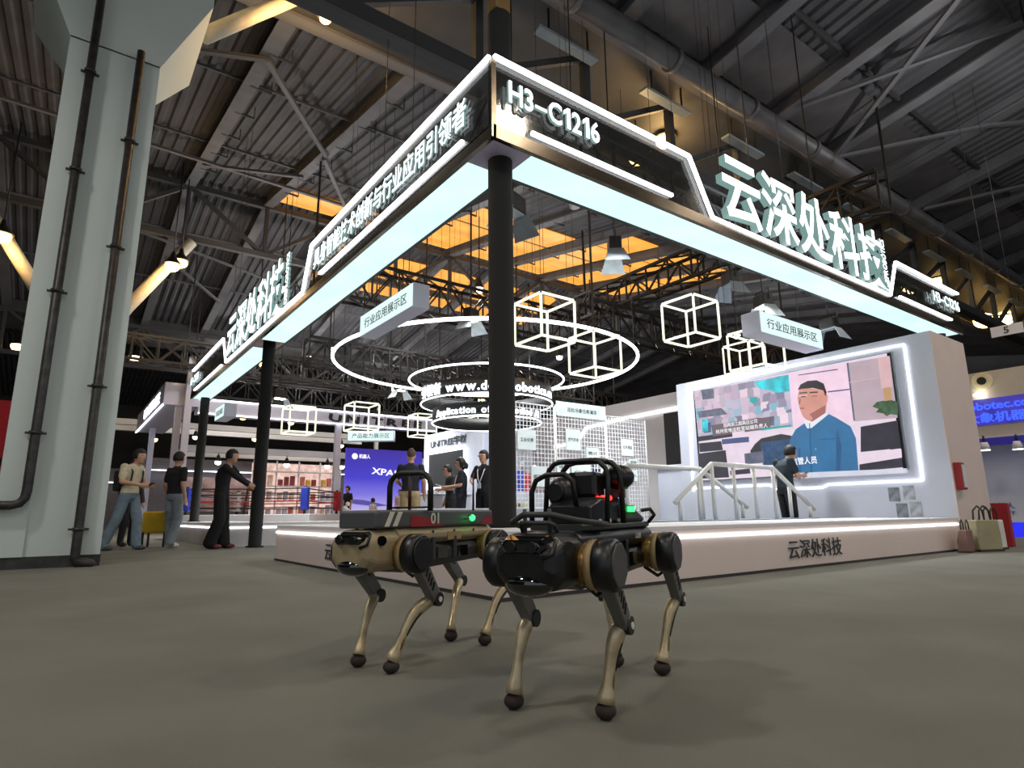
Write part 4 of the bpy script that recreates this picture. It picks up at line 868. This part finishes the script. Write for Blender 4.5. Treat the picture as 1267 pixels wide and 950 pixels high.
for y in (-.12, .12): MB().tube([(-.14, y, 1.36), (-.05, y, 1.475), (.06, y, 1.43), (.125, y, 1.33), (.11, y*1.1, 1.17), (-.05, y*1.45, 1.07), (-.15, y, 1.04)], .016, 6, flat=(.5, 1.2)).build('strap', BPM, bp)
person('man in black T-shirt and grey jeans seen from behind', (-.98, 9.0, 0), 32, 1.73, (BLK, (122, 130, 138)), dict(anL=(.08, .12, .09), anR=(-.1, -.11, .09), elR=(-.05, -.24, 1.13), wrR=(.0, -.27, .88)), wide=.018, shoe=(176, 166, 156))
p5, J5 = person('man in black long-sleeved outfit reaching forward with one arm', (-.38, 7.97, 0), -30, 1.73, (BLK, (16, 16, 20)),
    dict(nek=(.06, 0, 1.47), head=(.13, 0, 1.59), shR=(.08, -.17, 1.40), elR=(.27, -.2, 1.24), wrR=(.46, -.14, 1.10), shL=(.08, .16, 1.4), elL=(.25, .2, 1.2), wrL=(.42, .12, 1.12), anL=(.06, .1, .09), anR=(-.1, -.1, .09)), short=False, wide=.05, shoe=(110, 42, 44))
person('person in pink top and black trousers half hidden behind the pillar', (-2.33, 10.6, 0), 10, 1.62, ((190, 130, 150), BLK), dict(), fine=False, vox=.018)
person('person in dark jacket standing behind the man in the cream shirt', (-1.55, 10.5, 0), -60, 1.66, ((50, 40, 44), BLK), dict(elR=(.1, -.22, 1.15), wrR=(.25, -.12, 1.05)), short=False, fine=False, vox=.016)
person('man with cropped hair in dark T-shirt and khaki trousers seen from behind', (2.5, 6.35, 0), 62, 1.74, ((22, 26, 40), (172, 150, 112)), dict(elL=(.05, .25, 1.15), wrL=(.24, .16, 1.06), elR=(-.02, -.24, 1.13), wrR=(.08, -.25, .9)), hairstyle='shaved', wide=.02)
p8, J8 = person('woman with tied hair and lanyard in dark polo, in profile', (3.72, 6.55, 0), 152, 1.64, ((26, 28, 40), (30, 32, 46)), dict(elL=(.04, .22, 1.15), wrL=(.3, .12, 1.12), elR=(.04, -.22, 1.15), wrR=(.3, -.1, 1.12)), hairstyle='bun', skirt=True, lanyard=True, glasses=True)
gadget('tablet', 'pale tablet held by the woman with the lanyard', 'tablet', p8, (.42, .02, 1.10), (.16, .2, .012), (205, 208, 206), .3)
person('tall man with glasses and lanyard in black polo', (3.98, 6.12, 0), 196, 1.76, (BLK, BLK), dict(elR=(.12, -.22, 1.16), wrR=(.28, -.05, 1.1)), lanyard=True, glasses=True)
person('visitor in dark clothes half hidden behind the woman with tied hair', (3.95, 7.35, 0), 170, 1.58, ((36, 36, 44), (30, 30, 34)), dict(nek=(.03, 0, 1.46), head=(.09, 0, 1.58), elL=(.05, .22, 1.15), wrL=(.28, .1, 1.15)), glasses=True)
p11, _ = person('man in dark teal shirt looking at his phone before the video screen', (6.5, 1.36, 0), -22, 1.61, ((30, 44, 52), (22, 24, 32)), dict(nek=(.07, 0, 1.45), head=(.17, 0, 1.54), elL=(.08, .22, 1.15), wrL=(.3, .1, 1.16), elR=(.08, -.22, 1.15), wrR=(.3, -.08, 1.16)))
gadget('phone', 'phone held by the man before the video screen', 'phone', p11, (.40, .01, 1.12), tilt=.6)
# far visitors beyond the booth
FV = 'far visitors'
for lab, p, f, h, c in (('far man in dark clothes at the red ring post', (6.9, 20.6, 0), 200, 1.72, (BLK, (24, 24, 28))), ('far visitor with white top seated by the purple screen', (8.1, 20.8, -.35), 120, 1.6, ((205, 200, 200), (40, 36, 40))),
                        ('far visitor in pale pink before the purple screen', (9.1, 20.3, 0), 220, 1.6, ((206, 180, 180), (60, 50, 54))), ('far visitor in red patterned top behind the khaki trousers man', (7.9, 17.2, 0), 160, 1.62, ((170, 60, 64), (70, 60, 66))),
                        ('far visitor with long dark hair at the right stall', (13.35, -.9, 0), 150, 1.62, ((60, 56, 64), (40, 40, 48))), ('far visitor in pink top at the right edge stall', (15.4, -1.9, 0), 170, 1.6, ((206, 140, 146), (50, 50, 60)))):
    person(lab, p, f, h, c, fine=False, vox=.024, group=FV, hairstyle='long' if 'long' in lab else 'short')
# ================================================================== neighbouring booths
LILAC = M('lilac_white_fascia', (206, 206, 226), .5, var=.03); GLW = M('soft_white_glow', (236, 240, 255), .5, emit=1.0, var=.05, scale=2)
# white header with dark logo letters far behind
t = thing('far_header', 'far white booth header with big dark logo letters', 'header', (1.3, 22, 4.5))
MB().bx(0, 10.4, 0, .8, 0, .52).build('header_box', LILAC, t); bar('light_strip', t, (0, -.01, .54), (10.4, -.01, .54), .05, .05, MT['led']); bar('light_strip', t, (0, -.01, -.02), (10.4, -.01, -.02), .04, .04, MT['led'])
letters(t, 'UNITREE', (5.1, -.03, .09), (1, 0, 0), (.25, 0, 1), 4.5, .34, MT['ink'], .04, .03, .25)
t = thing('far_header', 'far white header block with glowing logo behind the left canopy end', 'header', (.1, 22.0, 4.72))
MB().bx(0, 1.2, 0, 9.5, 0, .85).build('header_box', LILAC, t); bar('light_strip', t, (-.01, 0, -.02), (-.01, 9.5, -.02), .05, .05, MT['led']); lettering('lettering', t, 'UNITREE', (-.02, 6.4, .2), (0, -1, 0), (0, 0, 1), 5.2, .45, MT['letter'], .03, .02)
for i, (x, y, z) in enumerate(((.65, 22.2, 4.72), (6.95, 22.2, 4.5), (.9, 21.8, 6.6), (.6, 29.5, 4.72))):
    tag(MB().bx(-.12, .12, -.12, .12, 0, z).build('booth_column', LILAC, loc=(x, y, 0)), ('white column left of the left end post', 'white column before the purple screen', 'white column rising above the far header', 'white column farther behind the leftmost people')[i], 'column', 'white booth columns')
# boxing ring
bx_ = thing('boxing_ring', 'boxing ring with red and black ropes behind the left people', 'boxing ring', (3.55, 19.75, 0), math.radians(54.3)); h = 1.97
MB().bx(-h-.25, h+.25, -h-.25, h+.25, 0, .62).build('ring_platform', MT['white'], bx_, .02)
RRED = M('ring_red', (170, 24, 36), .5); RBLU = M('ring_blue', (40, 60, 170), .5)
cs = [(-h, -h), (h, -h), (h, h), (-h, h)]
for i, (x, y) in enumerate(cs):
    pp_ = MB().tube([(x, y, .62), (x, y, 1.55)], .05, 10).build('corner_post', MT['fix'], bx_); c_ = (MT['fix'], RRED, RRED, RBLU)[i]
    MB().bx(x-.12, x+.12, y-.12, y+.12, .75, 1.5).build('corner_pad', (RBLU, RRED, MT['white'], RBLU)[i], pp_, .03)
for z, m in ((.85, MT['fix']), (1.05, RRED), (1.27, MT['fix']), (1.47, MT['fix'])):
    for a, b in zip(cs, cs[1:]+cs[:1]): MB().tube([(a[0], a[1], z), ((a[0]+b[0])/2, (a[1]+b[1])/2, z-.015), (b[0], b[1], z)], .022, 6).build('rope', m, bx_)
# small white humanoid toy robot on the stage block
rb2 = thing('small_robot', 'small white humanoid robot crouching on the second stage', 'robot', (2.3, 9.0, .448), -.6)
MB().ell((0, 0, .22), (.06, .09, .09), 10, 8).build('torso', MT['white'], rb2); MB().ell((.05, 0, .34), (.05, .05, .05), 10, 8).build('head', MT['white'], rb2)
for s_ in (-1, 1):
    MB().tube([(0, s_*.06, .16), (.12, s_*.08, .13), (.04, s_*.09, .02), (.1, s_*.09, .015)], .028, 8).build('leg', MT['white'], rb2); MB().tube([(0, s_*.1, .27), (.06, s_*.14, .2), (.14, s_*.1, .16)], .02, 8).build('arm', MT['white'], rb2)
# purple LED screen
t = thing('purple_screen', 'purple blue gradient LED screen behind the white column', 'screen', (7.75, 23.2, .4))
pm2 = M('purple_picture', (70, 66, 190), .5, emit=1.0, var=.25, scale=.7)
nt = pm2.node_tree; g1 = nt.nodes.new('ShaderNodeSeparateXYZ'); r1 = nt.nodes.new('ShaderNodeValToRGB'); nt.links.new(nt.nodes['Texture Coordinate'].outputs['Generated'], g1.inputs[0]); nt.links.new(g1.outputs[2], r1.inputs[0])
e = r1.color_ramp.elements; e[0].color = L3((190, 180, 226)); e[1].color = L3((56, 40, 150)); q = e.new(.3); q.color = L3((120, 112, 214)); q = e.new(.55); q.color = L3((64, 58, 196))
nt.links.new(r1.outputs[0], nt.nodes['Principled BSDF'].inputs['Emission Color'])
MB().bx(0, 3.9, 0, .1, .2, 3.2).build('screen_panel', pm2, t); MB().bx(.05, 3.85, 0, .4, -.4, .2).build('screen_base', MT['white'], t); lettering('lettering', t, 'XPAN', (1.25, -.02, 2.05), (1, 0, 0), (.2, 0, 1), 1.5, .3, EW, .02, .01)
MB().cyl((.42, -.01, 2.83), (.42, .0, 2.83), .14, n=20).build('logo_disc', EW, t); lettering('lettering', t, '机器人', (.62, -.02, 2.74), (1, 0, 0), (0, 0, 1), .55, .2, EW, .02, .01)
MB().prism([(0, .55), (.9, .5), (2.2, .25), (1.6, .2), (.6, .3), (0, .42)], (0, -.012, .35), (1, 0, 0), (0, 0, 1), (0, .008, 0)).build('wave_graphic', M('wave_print', (90, 84, 170), .5, emit=.8), t)
# kiosk wall with grey screen and logo
t = thing('kiosk_wall', 'white kiosk wall with dark logo and grey framed screen', 'kiosk', (6.5, 10, 0))
MB().bx(0, .5, 0, 3.35, 0, 3.0).build('wall_body', MT['wall'], t); MB().bx(-.03, 0, .92, 3.0, 1.36, 2.36).build('grey_screen', M('grey_screen', (92, 94, 100), .3, emit=.25, var=.05), t)
for a, b in (((.88, 1.33), (3.04, 1.33)), ((3.04, 1.33), (3.04, 2.4)), ((3.04, 2.4), (.88, 2.4)), ((.88, 2.4), (.88, 1.33))): bar('light_strip', t, (-.03, *a), (-.03, *b), .05, .05, MT['led'])
lettering('lettering', t, 'UNITREE宇树', (-.02, 2.9, 2.55), (0, -1, 0), (0, 0, 1), 2.1, .25, MT['ink'], .02, .01)
t = thing('side_kiosk', 'white kiosk with rounded light frame beside the corner post', 'kiosk', (6.2, 8.4, 0))
MB().bx(.3, .8, 0, 1.3, 0, 3.1).build('wall_body', MT['wall'], t); MB().tube([(.28, 1.2, 1.0), (.28, 1.2, 2.3), (.28, 1.1, 2.45), (.28, .2, 2.45)], .025, 8).build('light_strip', MT['led'], t)
tag(MB().bx(3.3, 4.7, 7.75, 8.25, 0, .95).bx(3.27, 4.73, 7.72, 8.28, .95, .99).build('white_counter', MT['wall'], bevel=.01), 'white reception counter behind the woman with tied hair', 'counter')
tag(MB().bx(4.6, 4.95, 5.75, 6.05, 0, .78).build('pale_stool_box', M('cream_box', (200, 196, 170), .7), bevel=.02), 'cream box beside the tall man with lanyard', 'box')
# back wall of the booth with a bent light line, television
t = thing('booth_back_wall', 'grey back wall with bent light line behind the wire grids', 'wall unit', (8.9, 4.2, 0))
MB().bx(0, .3, -.2, 6.5, 0, 3.35).build('wall_body', MT['white'], t)
LP_ = [(.0, 2.98), (3.0, 2.92), (4.2, 2.85), (4.6, 2.5), (5.6, 2.45)]
for a, b in zip(LP_, LP_[1:]): bar('light_strip', t, (-.015, *a), (-.015, *b), .05, .05, MT['led'])
tv = thing('television', 'dark television on a stand between the grid and screen wall', 'television', (8.3, 4.75, 0))
MB().bx(-.04, .04, -.42, .42, 1.55, 2.75).build('tv_panel', MT['fix'], tv, .01); MB().bx(-.02, .02, -.05, .05, 0, 1.6).bx(-.2, .2, -.25, .25, 0, .03).build('tv_stand', MT['fix'], tv)
lp = thing('lectern', 'pale translucent lectern behind the rails', 'lectern', (7.7, 4.4, 0)); MB().bx(-.2, .2, -.4, .4, 0, 1.45).build('body', MT['wall'], lp, .03); MB().bx(-.28, .28, -.5, .5, 1.45, 1.5).build('top', MT['lboxs'], lp, .01)
# exhibits behind the grids: plinths with coloured machines
for i, (x, y, c, lb) in enumerate(((5.0, 6.6, (60, 70, 170), 'blue machine on plinth seen through the left wire grid'), (5.9, 7.4, (190, 50, 60), 'red machine on plinth seen through the middle wire grid'), (7.2, 6.0, (150, 40, 70), 'crimson machine on plinth seen through the right wire grid'), (6.4, 5.6, (60, 60, 120), 'navy machine on plinth seen through the middle grid'))):
    t = thing('exhibit', lb, 'exhibit', (x, y, 0), .3*i, 'exhibits behind the grids')
    MB().bx(-.35, .35, -.35, .35, 0, 1.0).build('plinth', MT['wall'], t, .01); MB().bx(-.18, .18, -.2, .2, 1.0, 1.45).bx(-.1, .1, -.26, .26, 1.2, 1.36).build('machine_body', M('exhibit_%d' % i, c, .4), t, .02)
    MB().cyl((0, 0, 1.45), (0, 0, 1.75), .07, .03, 12).build('machine_mast', MT['flap'], t)
# far stalls at the back of the hall
def frame_booth(label, x, y, w_, h_, mat, group='far stall frames'):
    t = thing('stall_frame', label, 'stall', (x, y, 0), 0, group)
    for a in (0, w_): bar('post', t, (a, 0, 0), (a, 0, h_), .22, .22, mat)
    bar('lintel', t, (-.1, 0, h_), (w_+.1, 0, h_), .3, .3, mat); bar('lintel', t, (0, 2.5, h_), (w_, 2.5, h_), .3, .3, mat)
    return t
frame_booth('far white stall frame behind the reaching man', 1.8, 28, 8, 3.7, MT['rail']); frame_booth('far wide white stall frame with track lamps', -1.5, 33, 15, 5.4, MT['rail'])
frame_booth('far white stall frame right of the purple screen', 12.2, 26, 4, 3.4, MT['rail'])
# lit shelf with goods
sh_ = thing('goods_shelf', 'brightly lit far shelf full of pinkish goods', 'shelf', (5.3, 29.5, 0)); PINKG = M('painted_lit_backboard', (255, 214, 200), .6, emit=.75, var=.3, scale=4)
MB().bx(0, 4.6, .3, .4, .4, 3.3).build('backboard', PINKG, sh_)  # backboard emission stands in for lamp light falling on the shelf
for i in range(4): bar('shelf_board', sh_, (0, .1, .6+.75*i), (4.6, .1, .6+.75*i), .5, .05, MT['rail'])
for i in range(5): bar('upright', sh_, (4.6*i/4, 0, .4), (4.6*i/4, 0, 3.4), .06, .06, MT['rail'])
for r_ in range(3):
    for i in range(12):
        hh = random.uniform(.3, .6); c_ = random.choice(((210, 120, 100), (230, 200, 180), (150, 60, 60), (225, 180, 60), (190, 190, 200)))
        tag(MB().bx(-.1, .1, -.12, .12, 0, hh).build('goods_box', M('goods_%d_%d_%d' % c_, c_, .6), loc=(5.3+1.15*(i//3)+.26+.31*(i % 3), 29.64, .63+.75*r_)), 'product box, %s from the left in the %s row of the far lit shelf' % (('first', 'second', 'third', 'fourth', 'fifth', 'sixth', 'seventh', 'eighth', 'ninth', 'tenth', 'eleventh', 'twelfth')[i], ('bottom', 'middle', 'top')[r_]), 'box', 'goods on the far shelf')
ch_ = thing('folding_chair', 'tall brown frame chair before the lit shelf', 'chair', (4.2, 24.5, 0), .6); WD = M('brown_wood', (96, 52, 34), .6)
for x, y in ((-.25, -.25), (.25, -.25), (-.25, .25), (.25, .25)): bar('leg', ch_, (x*1.3, y*1.3, 0), (x*.7, y*.7, 1.9 if y > 0 else 1.0), .06, .06, WD)
bar('seat', ch_, (-.28, 0, 1.0), (.28, 0, 1.0), .56, .05, WD); bar('backrest', ch_, (-.2, .2, 1.75), (.2, .2, 1.75), .05, .25, WD); bar('footrest', ch_, (-.3, -.3, .45), (.3, -.3, .45), .05, .05, WD)
for i in range(9):
    x, y, z = ((2.5, 28, 3.1), (3.3, 28, 3.1), (6.5, 28, 3.1), (8.6, 28, 3.1), (9.4, 28, 3.1), (12.9, 26, 2.8), (3.0, 33, 4.8), (6.5, 33, 4.8), (11.2, 33, 4.8))[i]
    t = thing('spot_lamp', ('far stall spot lamp left of the reaching man', 'far stall spot lamp over the reaching man', 'far spot lamp over the lit shelf left', 'far spot lamp over the lit shelf right', 'far spot lamp beside the lit shelf', 'far spot lamp over the purple screen', 'track lamp on the far wide frame left', 'track lamp on the far wide frame middle', 'track lamp on the far wide frame right')[i], 'lamp', (x, y, z), 0, 'far stall spot lamps')
    MB().ell((0, 0, 0), (.14, .14, .12), 10, 8).build('bulb', MT['cool'], t); MB().cyl((0, 0, .05), (0, 0, .35), .13, .06, 12).build('shade', MT['fix'], t); MB().tube([(0, 0, .35), (0, 0, .46)], .02, 6).build('stem', MT['fix'], t)
# far closed booths so the back of the hall is not empty
for i, (x, y, w_, h_, c_) in enumerate(((-9, 36, 9, 3.2, (84, 80, 84)), (1, 40, 10, 4.2, (110, 106, 114)), (12, 36, 8, 4.0, (104, 100, 114)), (20, 28, 10, 4.4, (96, 94, 104)), (16, 15, 4, 3.6, (130, 130, 142)), (-14, 24, 6, 3.4, (84, 72, 72)))):
    t = thing('far_stall', ('far grey stall behind the people at left', 'far pale stall behind the boxing ring', 'far pale stall behind the purple screen', 'far grey stall behind the ring lamps', 'far pale stall behind the screen wall', 'far brown stall left of the pillar')[i], 'stall', (x, y, 0), 0, 'far stalls')
    MB().bx(0, w_, .5, 3, 0, h_).build('stall_wall', M('far_stall_%d' % i, c_, .7), t); MB().bx(-.1, w_+.1, 0, .5, h_-.7, h_).build('fascia', MATS['far_stall_%d' % i], t); bar('light_strip', t, (0, -.02, h_-.75), (w_, -.02, h_-.75), .05, .05, MT['led'])
    MB().bx(w_*.2, w_*.8, .42, .5, .9, h_-1.1).build('poster_panel', M('far_poster_%d' % i, ((150, 120, 110), (190, 160, 160), (110, 110, 170), (140, 140, 150), (120, 140, 170), (130, 80, 70))[i], .6, var=.5, scale=1.5), t)
tag(MB().bx(-.5, .5, -.03, .03, 2.0, 3.4).bx(-.5, -.44, -.03, .03, 0, 2.0).bx(.44, .5, -.03, .03, 0, 2.0).build('red_banner', M('banner_red', (176, 18, 30), .7), loc=(-4.35, 15.3, 0)), 'red banner at the left picture edge behind the pillar', 'banner')
yc = thing('yellow_case', 'yellow case on legs between the left visitors', 'case', (-1.12, 9.75, 0), -.6)
MB().bx(-.24, .24, -.12, .12, .26, .66).build('case_body', M('case_yellow', (206, 168, 22), .5), yc, .03)
for x in (-.2, .2):
    for y in (-.1, .1): bar('leg', yc, (x, y, 0), (x, y, .28), .03, .03, MT['fix'])
# ================================================================== right background stall
XR = 13.2
t = thing('right_stall', 'beige stall with blue neon lettering right of the screen wall', 'stall', (XR, -4.5, 0)); BE = M('stall_beige', (196, 184, 168), .6, var=.03); NB = M('blue_neon', (40, 70, 255), .4, emit=2.4, var=.1); NP = M('neon_panel', (70, 60, 190), .5, emit=.7, var=.3, scale=4)
MB().bx(0, .3, 0, 6.2, 2.05, 3.45).build('fascia', BE, t); MB().bx(.6, .7, 0, 6.2, 0, 2.1).build('back_wall', MT['wall'], t)
MB().bx(-.03, 0, .5, 5.3, 2.30, 2.86).build('neon_panel', NP, t); lettering('lettering', t, 'robotec.com', (-.05, 5.4, 2.62), (0, -1, 0), (0, 0, 1), 1.35, .17, NB, .02, .02); lettering('lettering', t, '大象机器人', (-.05, 5.4, 2.34), (0, -1, 0), (0, 0, 1), 1.35, .22, NB, .02, .02)
MB().bx(-.02, 0, 0, 6.2, 1.86, 2.02).build('blue_band', M('blue_band', (34, 24, 140), .5, emit=.5), t); MB().bx(-.01, .3, 0, 6.2, 2.02, 2.06).build('trim_board', MT['white'], t)
dk = MB().cyl((-.05, 4.98, 3.25), (0, 4.98, 3.25), .19, n=24).build('speaker_ring', M('cream_ring', (226, 212, 170), .5), t); MB().cyl((-.07, 4.98, 3.25), (-.05, 4.98, 3.25), .085, n=20).build('speaker_cone', MT['fix'], dk)
MB().ell((-.12, 5.05, 2.95), (.1, .1, .05), 10, 6).build('fascia_lamp', MT['cool'], t)
cn2 = thing('right_counter', 'white counter with blue light foot at the right edge', 'counter', (12.3, -3.2, 0)); MB().bx(0, .6, 0, 4.1, .28, .8).build('counter_body', MT['wall'], cn2); MB().bx(.03, .57, .02, 4.08, 0, .28).build('light_foot', M('blue_foot', (30, 40, 230), .5, emit=1.0), cn2); lettering('lettering', cn2, '智能机器人', (-.015, 3.95, .54), (0, -1, 0), (0, 0, 1), .7, .12, M('blue_ink', (70, 90, 150), .6), .01, .01); lettering('lettering', cn2, 'AI ROBOT', (-.015, 3.95, .43), (0, -1, 0), (0, 0, 1), .7, .06, M('blue_ink', (70, 90, 150), .6), .01, .01)
for i, (y, z) in enumerate(((.55, 1.75), (.0, 1.72))):
    t = thing('track_spot', ('left', 'right')[i]+' white track spot below the blue band of the right stall', 'lamp', (12.9, y, z), .4, 'track spots at the right stall')
    MB().cyl((0, 0, .0), (0, 0, .16), .1, .06, 14).build('shade', MT['white'], t); MB().cyl((0, 0, -.01), (0, 0, .0), .085, n=14).build('bulb', MT['cool'], t); MB().tube([(0, 0, .16), (0, 0, .3)], .02, 6).build('stem', MT['fix'], t)
t = thing('number_plate', 'white plate with black number 5 hanging at far right', 'sign', (14.3, .17, 4.4)); n_ = V((-.79, -.2, 0)); MB().bx(-.01, .01, -.3, .3, 0, .24).build('plate', MT['white'], t); lettering('lettering', t, '5', (-.015, .06, .05), (0, -1, 0), (0, 0, 1), .1, .15, MT['ink'], .01, .004); MB().tube([(0, .2, .24), (0, .2, 6.4)], .006, 4).build('suspension_wire', MT['wire'], t); MB().tube([(0, -.2, .24), (0, -.2, 6.4)], .006, 4).build('suspension_wire', MT['wire'], t)
# bags leaning on the wall block
def bag(label, p, rz, s, col):
    t = thing('tote_bag', label, 'bag', p, rz, 'bags at the wall corner'); m = M('bag_%d_%d_%d' % col, col, .7, var=.1); dk_ = M('bag_trim', (52, 46, 38), .7)
    MB().loft([[V((x*s, y*s, z*s)) for x, y in ((-.2*q, -.09), (.2*q, -.09), (.2*q, .09*q2), (-.2*q, .09*q2))] for z, q, q2 in ((0, 1, 1), (.2, 1.02, 1), (.4, .95, .5))]).build('bag_body', m, t, .015)
    for y in (-.06, .02): MB().tube([(-.1*s, y*s, .38*s), (-.08*s, y*s, .52*s), (0, y*s, .58*s), (.08*s, y*s, .52*s), (.1*s, y*s, .38*s)], .012*s, 6).build('bag_handle', dk_, t)
    MB().bx(-.205*s, .205*s, -.1*s, .095*s, 0, .03*s).build('bag_base', dk_, t)
bag('khaki tote bag leaning at the beige wall corner', (7.08, -.96, 0), -.35, 1.0, (150, 142, 112)); bag('pale shopping bag behind the khaki tote bag', (7.6, -.9, 0), -.1, .98, (206, 204, 196)); bag('dark brown bag left of the khaki tote bag', (6.7, -.88, 0), .1, .7, (120, 90, 84))
tag(MB().bx(8.42, 8.52, -.9, -.5, 0, .62).build('red_board', M('board_red', (150, 24, 34), .6), bevel=.01), 'red upright board behind the bags', 'board')
for i, (x, y) in enumerate(((3.0, 18), (9, 14), (12.5, -1.5), (7.5, 25), (18, 20), (5, 33))):  # more white lamps added to lift the dark background
    hibay(('added white fill lamp over the boxing ring', 'added white fill lamp behind the kiosk wall', 'added white fill lamp over the right stall', 'added white fill lamp over the purple screen', 'added white fill lamp far right', 'added white fill lamp in the far background')[i], (x, y, 8.7), 'cool', (380, 380, 300, 420, 420, 420)[i])
